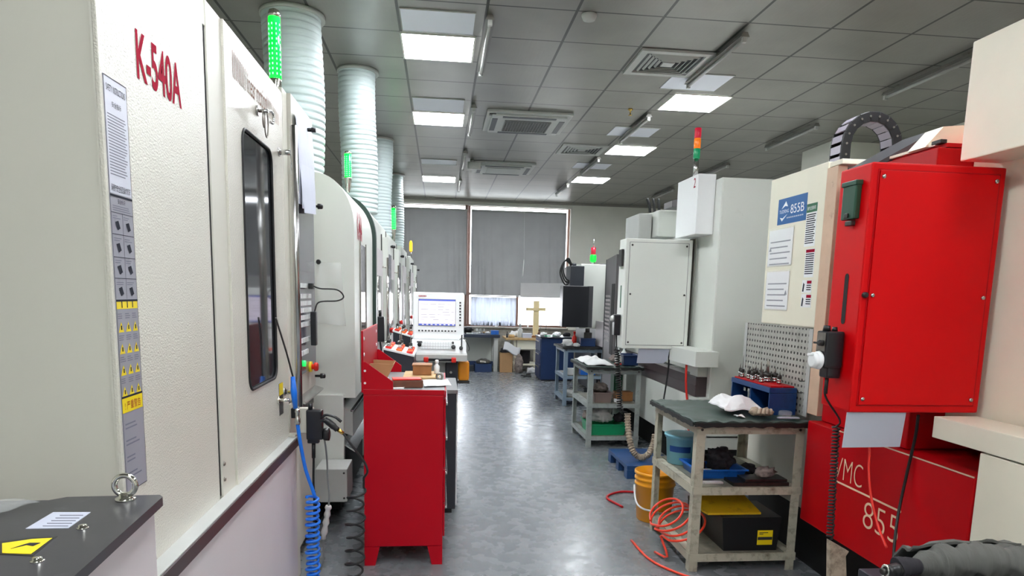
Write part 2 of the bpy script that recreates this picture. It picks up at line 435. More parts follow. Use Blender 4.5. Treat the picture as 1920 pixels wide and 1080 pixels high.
# the window: frame, mullions, panes
w = thing('window_1', None, None, ((WX0+WX1)/2, YB, WZ0)); struct(w)
def wframe(b):
    for x in (WX0, .60, WX1-.05): b.box(x, x+.05, YB+.06, YB+.12, WZ0, WZ1)
    b.box(1.69, 1.74, YB+.06, YB+.12, WZ0, 1.62)
    for z, t in ((WZ0, .05), (1.56, .05), (WZ1-.012, .01)): b.box(WX0, WX1, YB+.065, YB+.115, z, z+t)
sub(w, 'window_frame', 'frame_brown', wframe)
gl = bpy.data.materials.new('window_glass'); gl.use_nodes = True
_n = gl.node_tree.nodes; _b = _n['Principled BSDF']; _tr = _n.new('ShaderNodeBsdfTransparent'); _mx = _n.new('ShaderNodeMixShader'); _mx.inputs[0].default_value = .06
_gl = _n.new('ShaderNodeBsdfGlossy'); _gl.inputs['Roughness'].default_value = .02
gl.node_tree.links.new(_tr.outputs[0], _mx.inputs[1]); gl.node_tree.links.new(_gl.outputs[0], _mx.inputs[2]); gl.node_tree.links.new(_mx.outputs[0], _n['Material Output'].inputs['Surface'])
sub(w, 'window_pane', gl, lambda b: b.box(WX0+.02, WX1-.02, YB+.088, YB+.092, WZ0+.02, WZ1-.02))
sub(w, 'window_sill', 'wall_dirty', lambda b: b.box(WX0-.02, WX1+.02, YB-.05, YB+.06, WZ0-.035, WZ0-.002, .006))
S('trim_3', 'frame_brown', lambda b: b.box(.535, .595, YB-.03, YB+.05, WZ0, WZ1))
S('trim_4', 'frame_white', lambda b: (b.box(WX0, WX1+.03, YB-.02, YB-.003, WZ1-.005, WZ1+.045), b.box(WX1-.01, WX1+.03, YB-.02, YB-.003, 1.0, WZ1-.006)))
# translucent fabric for the blinds and the lower curtain
def fabric(name, c, tr):
    m = bpy.data.materials.new(name); m.use_nodes = True; N, L = m.node_tree.nodes, m.node_tree.links
    d = N.new('ShaderNodeBsdfDiffuse'); t = N.new('ShaderNodeBsdfTranslucent'); x = N.new('ShaderNodeMixShader'); x.inputs[0].default_value = tr
    tc = N.new('ShaderNodeTexCoord'); n = N.new('ShaderNodeTexNoise'); n.inputs['Scale'].default_value = 3; n.inputs['Detail'].default_value = 5; L.new(tc.outputs['Object'], n.inputs['Vector'])
    r = N.new('ShaderNodeValToRGB'); a = rgb(c); r.color_ramp.elements[0].position = .3; r.color_ramp.elements[1].position = .7
    r.color_ramp.elements[0].color = (a[0]*.9, a[1]*.9, a[2]*.9, 1); r.color_ramp.elements[1].color = a
    L.new(n.outputs['Fac'], r.inputs['Fac']); L.new(r.outputs['Color'], d.inputs['Color']); L.new(r.outputs['Color'], t.inputs['Color'])
    L.new(d.outputs[0], x.inputs[1]); L.new(t.outputs[0], x.inputs[2]); L.new(x.outputs[0], N['Material Output'].inputs['Surface'])
    return m
M['blind_f'] = fabric('blind_fabric', (150, 150, 150), .05); M['curtain_f'] = fabric('curtain_fabric', (196, 200, 208), .10); M['pale_f'] = fabric('pale_fabric', (222, 222, 224), .2)
def blind(x0, x1, z0, z1, label, wav):
    o = thing('roller_blind', label, 'window blind', ((x0+x1)/2, YB-.06, z0), 'grey roller blinds over the end window')
    def cloth(u, v):
        x = x0+(x1-x0)*u; z = z0+(z1-z0)*v
        k = (1-v)**1.5; fold = sum(-a*math.exp(-((u-c-.03*(1-v))/w_)**2) for c, a, w_ in ((.05, .8, .014), (.11, 1.0, .018), (.19, .6, .014), (.30, .3, .02), (.70, .7, .022), (.80, .9, .016), (.88, 1.0, .02), (.95, .7, .016)))
        return V((x, YB-.075 + wav*k*(.25*math.sin(u*23)+.35*noise.noise(V((u*7, v*1.5, 3)))+.9*fold), z))
    b = MB()
    nu, nv = 120, 16
    g = [[b.b.verts.new(cloth(i/nu, j/nv)) for j in range(nv+1)] for i in range(nu+1)]
    for i in range(nu):
        for j in range(nv):
            f = b.b.faces.new((g[i][j], g[i+1][j], g[i+1][j+1], g[i][j+1])); f.smooth = True
    b.build('fabric', M['blind_f'], o)
    sub(o, 'roller_tube', 'light_grey', lambda b: b.cyl((x0, YB-.06, z1+.012), (x1, YB-.06, z1+.012), .022, seg=14))
    sub(o, 'bottom_rail', 'mid_grey', lambda b: b.box(x0, x1, YB-.083, YB-.067, z0-.025, z0-.003, .004))
    return o
blind(-.80, .57, 1.58, 3.345, 'grey roller blind behind the white console, narrower of the two', .035)
blind(.665, 2.74, 1.56, 3.345, 'wide grey roller blind with vertical creases above the open window pane', .09)
single('curtain', M['curtain_f'], lambda b: b.sheet(lambda u, v: V((.68+1.0*u, YB-.03+.012*math.sin(u*60), .90+.62*v)), 80, 4, .003), 'pale pleated half curtain over the lower window beside the open pane', 'curtain')
def pale(b):
    b.prism([(1.745, YB-.24, 1.535), (2.75, YB-.24, 1.535), (2.75, YB-.24, 1.86), (1.745, YB-.24, 1.84)], (0, .003, 0))
single('hanging_sheet', M['pale_f'], pale, 'pale cloth sheet hung at the bottom of the wide grey blind', 'cloth sheet')
single('blind_pull', 'white', lambda b: (b.cyl((1.78, YB-.27, 1.98), (1.80, YB-.27, 2.34), .012, .008, 8), b.cyl((1.80, YB-.27, 2.34), (1.80, YB-.10, 3.36), .002, None, 6)), 'white plastic wand hanging in front of the wide grey blind', 'blind wand')
# ---------------------------------------------------------------- ceiling things
def led(x, y, label, lit=True):
    o = thing('ceiling_light' if lit else 'light_ghost_panel', label, 'ceiling light', (x, y, ZC-.012), 'lit square ceiling lights' if lit else 'unlit square ceiling lights')
    w, l = .285, .29
    def fr(b):
        for a in (-1, 1):
            b.box(x+a*(w+.005)-.007, x+a*(w+.005)+.007, y-l-.01, y+l+.01, ZC-.012, ZC-.001); b.box(x-w, x+w, y+a*(l+.003)-.007, y+a*(l+.003)+.007, ZC-.012, ZC-.001)
    sub(o, 'frame', 'frame_white', fr)
    sub(o, 'diffuser', 'panel_lit' if lit else 'unlit', lambda b: b.box(x-w+.002, x+w-.002, y-l+.006, y+l-.006, ZC-.008, ZC-.003))
    return o
for y, lb in ((6.0, 'first'), (8.34, 'second'), (12.62, 'third')):
    led(-.03, y, '%s lit square ceiling light along the row beside the white ducts' % lb)
for y, lb in ((7.15, 'first'), (9.54, 'second'), (12.05, 'third')):
    led(2.59, y, '%s lit square ceiling light in the row above the benches' % lb)
for x, y, lb in ((-.03, 4.4, 'over the bolted door'), (-.03, 1.7, 'over the safety placard'), (-.03, -.6, 'above the camera'), (-.03, -2.1, 'at the rear end of the duct row'), (2.59, 3.1, 'over the red electric box'), (2.59, .7, 'at the rear end of the bench row')):  # unseen light panels added to brighten the nearer machines and cabinet fronts
    led(x, y, 'added lit square ceiling light %s, outside the view' % lb)
for x, y0, y1, lb in ((-.03, 5.25, 5.66, 'beside the first lit one along the ducts'), (-.03, 7.5, 7.99, 'beside the second lit one near the ducts'), (-.03, 10.8, 11.2, 'beside the third lit one near the ducts'),
                    (2.36, 6.25, 6.72, 'beside the first lit one above the benches'), (2.33, 8.27, 8.72, 'beside the second lit one above the benches'), (2.33, 10.55, 11.0, 'beside the third lit one above the benches')):
    o = thing('light_ghost_panel', 'pale panel standing for a light ghost ' + lb, 'light ghost panel', (x, (y0+y1)/2, ZC-.01), 'pale panels standing for light ghosts')  # pale slabs stand in for ghost images of the lit panels
    sub(o, 'diffuser', 'unlit', lambda b: b.box(x-.27, x+.27, y0, y1, ZC-.006, ZC-.001))
    each(o, 'frame', 'vent_white', (y0-.006, y1+.006), lambda b, yy: b.box(x-.275, x+.275, yy-.005, yy+.005, ZC-.009, ZC-.001))
def batten(x, y, label):
    o = thing('tube_light', label, 'tube light', (x, y, ZC-.09), 'unlit fluorescent tube lights')
    def body(b):
        b.prism([(x-.035, y, ZC-.05), (x+.035, y, ZC-.05), (x+.018, y, ZC-.015), (x-.018, y, ZC-.015)], (0, 1.2, 0)); b.box(x-.012, x+.012, y+.15, y+.2, ZC-.016, ZC-.001); b.box(x-.012, x+.012, y+1.0, y+1.05, ZC-.016, ZC-.001)
    sub(o, 'housing', 'lamp_body', body)
    sub(o, 'tube', 'tube_white', lambda b: b.cyl((x, y+.03, ZC-.068), (x, y+1.17, ZC-.068), .013, seg=10))
    for yy in (y, y+1.17): sub(o, 'end_cap', 'vent_white', lambda b: b.box(x-.016, x+.016, yy, yy+.03, ZC-.088, ZC-.049, .003))
for x, nm in ((.345, 'row between the ducts and the air conditioners'), (2.26, 'row above the benches'), (4.2, 'row above the tall machines')):
    for y, lb in ((5.22, 'first'), (7.6, 'second'), (10.0, 'third'), (12.4, 'fourth')):
        batten(x, y, '%s unlit fluorescent tube light of the %s' % (lb, nm))
def cassette(x0, x1, y0, y1, label, grid):
    cx, cy = (x0+x1)/2, (y0+y1)/2
    o = thing('air_conditioner', label, 'air conditioner', (cx, cy, ZC-.06), 'ceiling cassette air conditioners')
    z = ZC-.06
    def rim(b):
        b.box(x0, x1, y0, y1, ZC-.035, ZC-.001, .012); b.box(x0+.06, x1-.06, y0+.06, y1-.06, z, ZC-.034, .02)
    sub(o, 'body', 'vent_white', rim)
    def slots(b):
        for yy in (y0+.07, y1-.13): b.box(cx-.3, cx+.3, yy, yy+.06, z-.004, z+.002)
        for xx in (x0+.07, x1-.13): b.box(xx, xx+.06, cy-.28, cy+.28, z-.004, z+.002)
    sub(o, 'air_slot', 'slate', slots)
    def gr(b):
        n = 16
        for i in range(n+1):
            xx = cx-.26+.52*i/n; b.box(xx-.004, xx+.004, cy-.24, cy+.24, z-.012, z-.002)
        for i in range(9):
            yy = cy-.24+.48*i/8; b.box(cx-.26, cx+.26, yy-.004, yy+.004, z-.014, z-.002)
    if grid: sub(o, 'grille', 'mid_grey', gr)
    else: sub(o, 'grille', 'light_grey', lambda b: b.box(cx-.26, cx+.26, cy-.24, cy+.24, z-.012, z-.003, .004))
    sub(o, 'brand_patch' if 0 else 'sensor', 'black', lambda b: b.box(x0+.03, x0+.1, y0+.05, y0+.12, ZC-.045, ZC-.036))
    return o
cassette(.50, 1.46, 7.78, 8.7, 'white cassette air conditioner with a mesh grille, nearer the camera', True)
cassette(.50, 1.46, 10.75, 11.65, 'cassette air conditioner with a plain grille, close to the end window', False)
def diffuser(x0, x1, y0, y1, label):
    o = thing('ceiling_vent', label, 'ceiling vent', ((x0+x1)/2, (y0+y1)/2, ZC-.02), 'square ceiling air diffusers')
    sub(o, 'frame', 'vent_white', lambda b: [b.box(x0, x1, y0, y0+.06, ZC-.02, ZC-.001), b.box(x0, x1, y1-.06, y1, ZC-.02, ZC-.001), b.box(x0, x0+.06, y0+.06, y1-.06, ZC-.02, ZC-.001), b.box(x1-.06, x1, y0+.06, y1-.06, ZC-.02, ZC-.001)])
    sub(o, 'backing', 'dark_grey', lambda b: b.box(x0+.06, x1-.06, y0+.06, y1-.06, ZC-.003, ZC-.001))
    cx, cy = (x0+x1)/2, (y0+y1)/2
    def sl(b):
        for k in range(1, 6):
            h = .24*k/6+.01
            if k > 1:
                for a in (-1, 1):
                    b.obox((cx, cy+a*h, ZC-.016), (h-.006, 0, 0), (0, .006, a*.006), (0, -.001, .002)); b.obox((cx+a*h, cy, ZC-.016), (.006, 0, a*.006), (0, h-.006, 0), (-.001, 0, .002))
            else: b.box(cx-h, cx+h, cy-h, cy+h, ZC-.02, ZC-.006)
    sub(o, 'slat', 'vent_white', sl)
diffuser(1.62, 2.24, 5.72, 6.33, 'square ceiling air vent with angled slats, beside the first tube light above the benches')
diffuser(1.62, 2.24, 9.32, 9.93, 'square ceiling air vent close to the second lit panel above the benches')
single('sprinkler_head', 'brass', lambda b: b.lathe((2.02, 7.5, ZC-.07), [(.02, 0), (.02, .004), (.006, .008), (.008, .05), (.025, .055), (.025, .069)], 12), 'small brass sprinkler head under the ceiling beside the first lit panel above the benches', 'sprinkler')
single('smoke_detector', 'vent_white', lambda b: b.lathe((1.05, 5.14, ZC-.045), [(.02, 0), (.045, .006), (.055, .03), (.055, .044)], 20), 'round white smoke detector at the very top of the view', 'smoke detector')
single('ceiling_camera', 'vent_white', lambda b: (b.cyl((.47, 10.72, ZC-.05), (.47, 10.72, ZC-.001), .03), b.box(.40, .60, 10.60, 10.70, ZC-.15, ZC-.05, .01), b.box(.43, .57, 10.585, 10.6, ZC-.14, ZC-.06)), 'small white box sensor hanging beside the farther air conditioner', 'security camera')
# ================================================================ the duct row: the bolted-door machine closest to the camera
XM = -.80
m1 = thing('machining_center', 'cream machining centre with large red lettering, a safety placard and a long dark door window', 'cnc machine', (-1.6, 2.9, 0), 'cream machines along the duct row')
sub(m1, 'cabinet', 'cream_smooth', lambda b: (b.box(-2.7, XM-.012, 1.79, 3.66, .02, 2.56, .006), b.box(-2.7, -.92, 3.66, 4.49, .02, 2.56)))
sub(m1, 'side_panel', 'cream', lambda b: b.box(XM-.012, XM, 1.785, 2.535, .815, 2.562, .003))
sub(m1, 'seam', 'void', lambda b: b.box(XM-.011, XM-.004, 2.536, 2.562, .83, 2.475))
def post(b):
    b.box(XM-.012, XM+.002, 2.563, 2.725, .815, 2.562, .002); b.box(XM-.012, XM-.001, 2.534, 2.5635, 2.476, 2.562)
pst = sub(m1, 'door_post', 'cream_smooth', post)
def bolts(b):
    for z in (.945, .885): b.cyl((XM+.002, 2.585, z), (XM+.007, 2.585, z), .009, .006, 12)
sub(pst, 'bolt', 'steel_dull', bolts)
# the door with its rounded window opening
DY0, DY1, DZ0, DZ1 = 2.73, 3.665, .822, 2.562
WY0, WY1, WZa, WZb = 2.925, 3.415, 1.17, 2.235
def door(b):
    x0, x1 = XM-.012, XM+.010
    b.box(x0, x1, DY0, WY0, DZ0, DZ1); b.box(x0, x1, WY1, DY1, DZ0, DZ1)
    b.box(x0, x1, WY0, WY1, DZ0, WZa); b.box(x0, x1, WY0, WY1, WZb, DZ1)
    r = .055
    for (cy, cz, a) in ((WY0, WZa, 0), (WY1, WZa, 1), (WY1, WZb, 2), (WY0, WZb, 3)):
        sy = 1 if a in (0, 3) else -1; sz = 1 if a in (0, 1) else -1
        pts = [V((x0, cy, cz))]+[V((x0, cy+sy*r*(1-math.sin(t)), cz+sz*r*(1-math.cos(t)))) for t in [PI/2*i/6 for i in range(7)]]
        b.prism(pts, (x1-x0, 0, 0))
dr = sub(m1, 'door', 'cream', door)
def seal(b):
    r = .06; pts = []
    for (cy, cz, a0) in ((WY1-r, WZb-r, 0), (WY0+r, WZb-r, PI/2), (WY0+r, WZa+r, PI), (WY1-r, WZa+r, 1.5*PI)):
        pts += [V((XM+.010, cy+r*math.cos(a0+PI/2*i/5), cz+r*math.sin(a0+PI/2*i/5))) for i in range(6)]
    b.sweep(pts, .007, 6, close=True)
sub(dr, 'window_seal', 'black_rubber', seal)
sub(dr, 'window_pane', 'glass_dark', lambda b: b.box(XM-.008, XM+.004, WY0-.005, WY1+.005, WZa-.005, WZb+.005))
def bar(b):
    b.cyl((-.715, 3.555, 1.0), (-.715, 3.555, 2.385), .0175, seg=20)
    for z in (2.26, 1.075): b.cyl((XM+.008, 3.565, z), (-.722, 3.565, z), .013, seg=14); b.cyl((XM+.008, 3.565, z), (XM+.016, 3.565, z), .02, seg=14)
sub(dr, 'handle_bar', 'steel', bar)
def latch(b):
    b.cyl((XM+.010, 3.17, 2.355), (XM+.02, 3.17, 2.355), .022, seg=16); b.cyl((XM+.02, 3.17, 2.355), (XM+.06, 3.17, 2.355), .008, seg=10)
    b.sweep(smooth_path([(XM+.055, 3.17, 2.355), (XM+.06, 3.21, 2.365), (XM+.06, 3.25, 2.36), (XM+.06, 3.25, 2.325), (XM+.055, 3.22, 2.32)], 5), .006, 8)
sub(dr, 'latch', 'steel', latch)
def keyring(b):
    for (r, z, dx) in ((.034, 2.325, .035), (.055, 2.305, .045)):
        b.sweep([V((XM+dx, 3.19+math.cos(a)*r*.55, z+math.sin(a)*r)) for a in [2*PI*i/24 for i in range(24)]], .003, 6, close=True)
sub(dr, 'wire_ring', 'steel_dull', keyring)
text('K-540A', .315, .128, (XM+.0, 1.992, 2.140), (0, 1, 0), (0, 0, 1), 'ink_red', 'lettering', m1, .0012, .022)
PD = Plane2((XM+.010, 2.83, 2.345), (0, 1, 0), (0, 0, 1))
def stripes(b):
    for i in range(9): PD.rect(b, .0+i*.021, .007+i*.021, .045, .145-.002*i, .0012)
    for i in range(12): PD.rect(b, .52+i*.02, .526+i*.02, .03+.001*i, .118-.002*i, .0012)
sub(dr, 'stripe_print', 'ink_brown', stripes)
text('linear motion', .32, .085, PD.p(.195, .045), (0, 1, 0), (0, 0, 1), 'ink_brown', 'door_lettering', dr)
# the base, its dark edge strip and the drip ledge
sub(m1, 'base', 'lilac_white', lambda b: b.box(-1.2, -.752, 1.75, 3.63, .03, .785, .004))
sub(m1, 'ledge', 'light_grey', lambda b: b.box(XM-.002, -.748, 1.72, 3.66, .812, .822, .002))
sub(m1, 'ledge_trim', 'ledge_trim', lambda b: b.box(-.752, -.742, 1.72, 3.66, .772, .818, .002))
sub(m1, 'end_post', 'cream_smooth', lambda b: b.box(-.93, -.756, 3.64, 3.715, .03, .83, .003))
sub(m1, 'tower_post', 'cream_smooth', lambda b: b.box(-.92, XM+.004, 3.70, 3.80, 1.0, 2.60, .004))
def lwr(b): b.box(-.95, -.80, 3.74, 4.36, .10, .985, .004)
sub(m1, 'lower_panel', 'cream_smooth', lwr)
# control panel seen edge-on
cp = sub(m1, 'control_panel', 'cream_smooth', lambda b: b.prism([(-.92, 3.805, .97), (-.783, 3.805, .97), (-.776, 3.805, 1.12), (-.776, 3.805, 2.60), (-.92, 3.805, 2.60)], (0, .60, 0)))
CP = Plane2((-.776, 3.805, 1.12), (0, 1, 0), (0, 0, 1))
sub(cp, 'panel_face', 'screen_grey', lambda b: CP.slab(b, .06, .58, .0, 1.0, .004))
sub(cp, 'screen', 'screen_grey', lambda b: CP.slab(b, .1, .54, .58, .95, .008))
def keys(b):
    for r, (v, n) in enumerate(((.50, 8), (.44, 6), (.40, 6), (.36, 6), (.32, 7), (.28, 7), (.19, 5), (.12, 4))):
        for i in range(n): b.obox(CP.p(.12+i*.055, v, .006), (.005, 0, 0), (0, .022, 0), (0, 0, .013))
sub(cp, 'key', 'key_white', keys)
sub(cp, 'green_button', 'led_green_dim', lambda b: b.cyl(CP.p(.16, .06, .004), CP.p(.16, .06, .02), .018, seg=14))
def estop(b):
    b.cyl(CP.p(.36, .02, .0), CP.p(.36, .02, .018), .032, seg=20)
sub(cp, 'stop_ring', 'yellow', estop)
sub(cp, 'emergency_stop', 'red_bright', lambda b: b.lathe(CP.p(.36, .02, .018), [(.016, 0), (.016, .012), (.026, .016), (.026, .032), (.018, .038)], 20, (1, 0, 0)))
def knobs(b, p):
        u, v = p
        b.lathe(CP.p(u, v, 0), [(.008, 0), (.008, .03), (.017, .034), (.015, .06), (.008, .064)], 14, (1, 0, 0))
each(cp, 'knob', 'black', ((.56, .98), (.56, -.06)), knobs)
sub(cp, 'panel_lip', 'steel', lambda b: b.obox((-.76, 4.1, .985), (.03, 0, -.01), (0, .29, 0), (.002, 0, .006)))
sub(m1, 'lower_rail', 'black_satin', lambda b: b.box(-.80, -.775, 3.76, 4.3, .90, .955, .004))
# little yellow sign on the door post and the air outlet
PS = Plane2((XM+.010, 3.45, 1.0), (0, 1, 0), (0, 0, 1))
sg = sub(m1, 'door_sticker', 'slate', lambda b: PS.slab(b, .0, .085, -.03, .13, .001))
sub(sg, 'sticker_top', 'yellow', lambda b: PS.rect(b, .0, .085, .07, .13, .0016))
sub(m1, 'air_outlet', 'chrome', lambda b: (b.cyl((XM+.01, 3.42, 1.055), (-.735, 3.42, 1.055), .008, seg=10), b.cyl((XM+.01, 3.42, 1.055), (XM+.02, 3.42, 1.055), .018, seg=14)))
# the long safety placard
PP = Plane2((XM, 1.797, 1.066), (0, 1, 0), (0, 0, 1)); PH, PW = 1.03, .122
pv = lambda y: (930-y)/790*PH
pl = sub(m1, 'safety_placard', 'silver_label', lambda b: PP.slab(b, 0, PW, 0, PH, .0012))
sub(pl, 'placard_head', 'placard_white', lambda b: PP.rect(b, .003, PW-.003, pv(350), PH-.003, .0016))
for r in range(4):
    for c in range(3): sub(pl, 'hazard_triangle', 'yellow', lambda b: PP.tri(b, .021+c*.04, pv(612+r*42), .03, .0018))
for ya, yb_ in ((567, 551), (770, 738)): sub(pl, 'yellow_band', 'yellow', lambda b: PP.rect(b, .002, PW-.002, pv(ya), pv(yb_), .0018))
def placard_print(b):
    R = random.Random(4)
    for (v, h) in ((352, 4), (549, 4), (737, 4)): PP.rect(b, .001, PW-.001, pv(v+h), pv(v), .0021)
    for u in (0, PW-.0015): PP.rect(b, u, u+.0015, 0, PH, .0021)
    PP.rect(b, 0, PW, PH-.0018, PH, .0021); PP.rect(b, 0, PW, 0, .0018, .0021)
    PP.rect(b, .06, .0615, pv(548), pv(385), .0021)
    for y in (385, 425, 468, 508): PP.rect(b, .002, PW-.002, pv(y+1.2), pv(y), .0021)
    for r in range(4):
        for c in range(2):
            bu, bv = .033+c*.058, pv(409+r*41.5)
            b.quad(PP.p(bu-.014, bv+.008, .0022), PP.p(bu-.002, bv-.012, .0022), PP.p(bu+.013, bv-.006, .0022), PP.p(bu+.004, bv+.012, .0022))
    for r in range(4):
        for c in range(3):
            bu, bv = .021+c*.04, pv(612+r*42)+.006
            PP.rect(b, bu-.0025, bu+.0035, bv, bv+.011, .0023)
    for c in range(3): PP.rect(b, .028+c*.03, .033+c*.03, pv(565), pv(553), .0023)
sub(pl, 'placard_print', 'ink', placard_print)
def placard_lines(b):
    R = random.Random(7)
    for k in range(21): PP.rect(b, .01, PW-.012-R.random()*.02, pv(206+k*5.4+1.9), pv(206+k*5.4), .0020)
def placard_lines2(b):
    R = random.Random(9)
    for k in range(3): PP.rect(b, .01, PW-.01-R.random()*.03, pv(372+k*4+1.4), pv(372+k*4), .0020)
    for r in range(4):
        for c in range(2):
            for k in range(2): PP.rect(b, .008+c*.058, .05+c*.058-R.random()*.02, pv(391+r*41.5+k*4+1.3), pv(391+r*41.5+k*4), .0020)
def placard_lines4(b, r):
    R = random.Random(20+r)
    for c in range(3):
        for k in range(3): PP.rect(b, .005+c*.04, .036+c*.04-R.random()*.01, pv(576+r*42+k*4+1.4), pv(576+r*42+k*4), .0020)
def placard_lines3(b):
    R = random.Random(10)
    for r in range(4):
        for k in range(2): PP.rect(b, .012, .10-R.random()*.05, pv(792+r*33+k*8+3), pv(792+r*33+k*8), .0020)
sub(pl, 'placard_text', 'ink_soft', placard_lines); sub(pl, 'placard_text', 'ink_soft', placard_lines2); each(pl, 'placard_text', 'ink_soft', range(4), placard_lines4); sub(pl, 'placard_text', 'ink_soft', placard_lines3)
text('SAFETY  INSTRUCTIONS', .10, .016, PP.p(.011, pv(166)), (0, 1, 0), (0, 0, 1), 'ink', 'placard_title', pl, .0022)
text('安全指示', .05, .014, PP.p(.036, pv(192)), (0, 1, 0), (0, 0, 1), 'ink', 'placard_subtitle', pl, .0022)
text('请遵守安全规范操作机床', .104, .017, PP.p(.009, pv(346)), (0, 1, 0), (0, 0, 1), 'ink', 'placard_notice', pl, .0022)
text('安全标识', .04, .012, PP.p(.04, pv(368)), (0, 1, 0), (0, 0, 1), 'ink', 'placard_caption', pl, .0022)
text('! 严重警告', .092, .022, PP.p(.016, pv(765)), (0, 1, 0), (0, 0, 1), 'ink_red', 'placard_warning', pl, .0022)
# signal tower on this machine
def tower_led(root, x, y, z0, h, r, lit, name='signal_tower'):
    t = sub(root, name, 'chrome', lambda b: b.lathe((x, y, z0), [(r*.45, 0), (r*.5, h*.03), (r*.75, h*.1), (r*.98, h*.28), (r, h*.34), (r, h*.36)], 20), 'chrome tube tower lit bright green')
    sub(t, 'lens', lit, lambda b: b.lathe((x, y, z0+h*.36), [(r*.98, 0), (r*.98, h*.56)], 20))
    sub(t, 'cap', 'chrome', lambda b: b.lathe((x, y, z0+h*.92), [(r, 0), (r, h*.03), (r*.8, h*.065), (r*.3, h*.08)], 20))
    def dots(b):
        for k in range(11):
            for a in (-.9, -.2, .5, 1.2):
                zz = z0+h*(.40+.045*k); dx, dy = math.sin(a), -math.cos(a)
                b.obox((x+dx*r, y+dy*r, zz), (dy*r*.08, -dx*r*.08, 0), (dx*.002, dy*.002, 0), (0, 0, h*.009))
    sub(t, 'led_dot', 'led_dot', dots)
    return t
M['led_green_lit'] = mat('led_green_lit', (30, 190, 90), .15, emit=2.2, ec=(0, 235, 22))
tower_led(m1, -.935, 4.19, 2.562, .585, .033, 'led_green_lit')
# ---------------------------------------------------------------- black-topped transformer box in front of it
tb = thing('transformer_box', 'low lilac-white cabinet with a dark grey lid and a steel eye bolt', 'electrical cabinet', (-.95, 1.3, 0))
TOP = [(-1.32, 1.62), (-.90, 1.635), (-.872, 1.66), (-.668, 1.672), (-.655, 1.655), (-.597, .80), (-1.36, .80)]
sub(tb, 'lid', 'charcoal_plate', lambda b: b.prism([(x, y, 1.078) for x, y in TOP], (0, 0, .022)))
sub(tb, 'body', 'lilac_white', lambda b: b.prism([(-1.29, 1.60, .01), (-.672, 1.645, .01), (-.618, .82, .01), (-1.33, .82, .01)], (0, 0, 1.066)))
def eye(b):
    c = V((-.728, 1.63, 1.10)); b.lathe(c, [(.022, 0), (.022, .006), (.014, .008), (.014, .016)], 18)
    b.sweep([c+V((math.cos(a)*.0235, 0, .036+math.sin(a)*.0235)) for a in [2*PI*i/32 for i in range(32)]], .0068, 10, close=True)
sub(tb, 'eye_bolt', 'chrome', eye)
for x, y in ((U(155, 990, Z=1.1).x, U(155, 990, Z=1.1).y), (U(70, 1052, Z=1.1).x, U(70, 1052, Z=1.1).y)):
    sub(tb, 'screw', 'chrome', lambda b: b.lathe((x, y, 1.10), [(.012, 0), (.012, .002), (.008, .003), (.008, .007), (.003, .008)], 14))
lb = sub(tb, 'rating_label', 'paper_grey', lambda b: b.prism([U(48, 992, Z=1.1), U(128, 991, Z=1.1), U(170, 961, Z=1.1), U(100, 961, Z=1.1)], (0, 0, .0012)))
sub(lb, 'label_print', 'ink_soft', lambda b: [b.prism([U(*p, Z=1.1014) for p in ((80+k*8, 987-k*5), (128+k*7, 987-k*5), (128+k*7, 985.6-k*5), (80+k*8, 985.6-k*5))], (0, 0, .0003)) for k in range(5)])
wl = sub(tb, 'warning_label', 'black_satin', lambda b: b.prism([U(0, 1040, Z=1.1), U(62, 1043, Z=1.1), U(108, 1006, Z=1.1), U(60, 1009, Z=1.1), U(0, 1016, Z=1.1)], (0, 0, .001)), 'yellow triangle hazard sticker')
sub(wl, 'warning_face', 'yellow', lambda b: b.prism([U(4, 1037, Z=1.1012), U(58, 1039, Z=1.1012), U(98, 1009, Z=1.1012), U(60, 1011, Z=1.1012), U(4, 1019, Z=1.1012)], (0, 0, .0006)))
sub(wl, 'warning_arrow', 'ink', lambda b: b.prism([U(20, 1029, Z=1.102), U(50, 1022, Z=1.102), U(62, 1024, Z=1.102), U(76, 1018, Z=1.102), U(56, 1018, Z=1.102), U(48, 1020, Z=1.102)], (0, 0, .0005)))
single('plastic_sheet', 'plastic_clear', lambda b: b.sheet(lambda u, v: V((-1.30+(.27+.13*v)*u, 1.36+.24*v, 1.107+.022*abs(noise.noise(V((u*4, v*4, 2))))+.02*u*(1-u))), 14, 14, .002), 'crumpled clear plastic sheet lying on the dark lid beside the cream machine', 'plastic film')
# ---------------------------------------------------------------- things on the bolted-door machine
def papers(b):
    b.sheet(lambda u, v: V((-.755+.012*math.sin(v*4)+.02*(1-v)*u, 3.80+.50*u, 2.02+.50*v)), 6, 10, .002)
pp = thing('paper_bundle', 'sheaf of paper hanging from the top of the control panel by a black clip', 'paper', (-.75, 4.05, 2.0))
def pap(b):
    for k in range(3):
        f = lambda u, v, k=k: V((-.764+.004*k+.010*math.sin(v*3+k)+.012*(1-v), 3.84+.03*k+(.46-.05*k)*u, 2.05-.02*k+.03*u+.48*v))
        g = [[b.b.verts.new(f(i/6, j/8)) for j in range(9)] for i in range(7)]
        for i in range(6):
            for j in range(8): b.b.faces.new((g[i][j], g[i+1][j], g[i+1][j+1], g[i][j+1]))
sub(pp, 'sheet', 'paper_grey', pap)
sub(pp, 'clip', 'black', lambda b: (b.cyl((-.772, 4.16, 2.50), (-.735, 4.16, 2.50), .009, .012, 12), b.cyl((-.735, 4.16, 2.50), (-.712, 4.16, 2.50), .015, .013, 14)))
def usb(b):
    b.sweep(smooth_path([(-.74, 4.13, 1.62), (-.70, 4.16, 1.605), (-.61, 4.2, 1.60), (-.575, 4.22, 1.56), (-.61, 4.2, 1.535), (-.71, 4.17, 1.525), (-.735, 4.15, 1.47)], 8), .0045, 8)
ub = thing('data_cable', 'black looped cable with a slim grey box plugged into the control panel', 'cable', (-.735, 4.15, 1.3))
sub(ub, 'cord', 'black_rubber', usb)
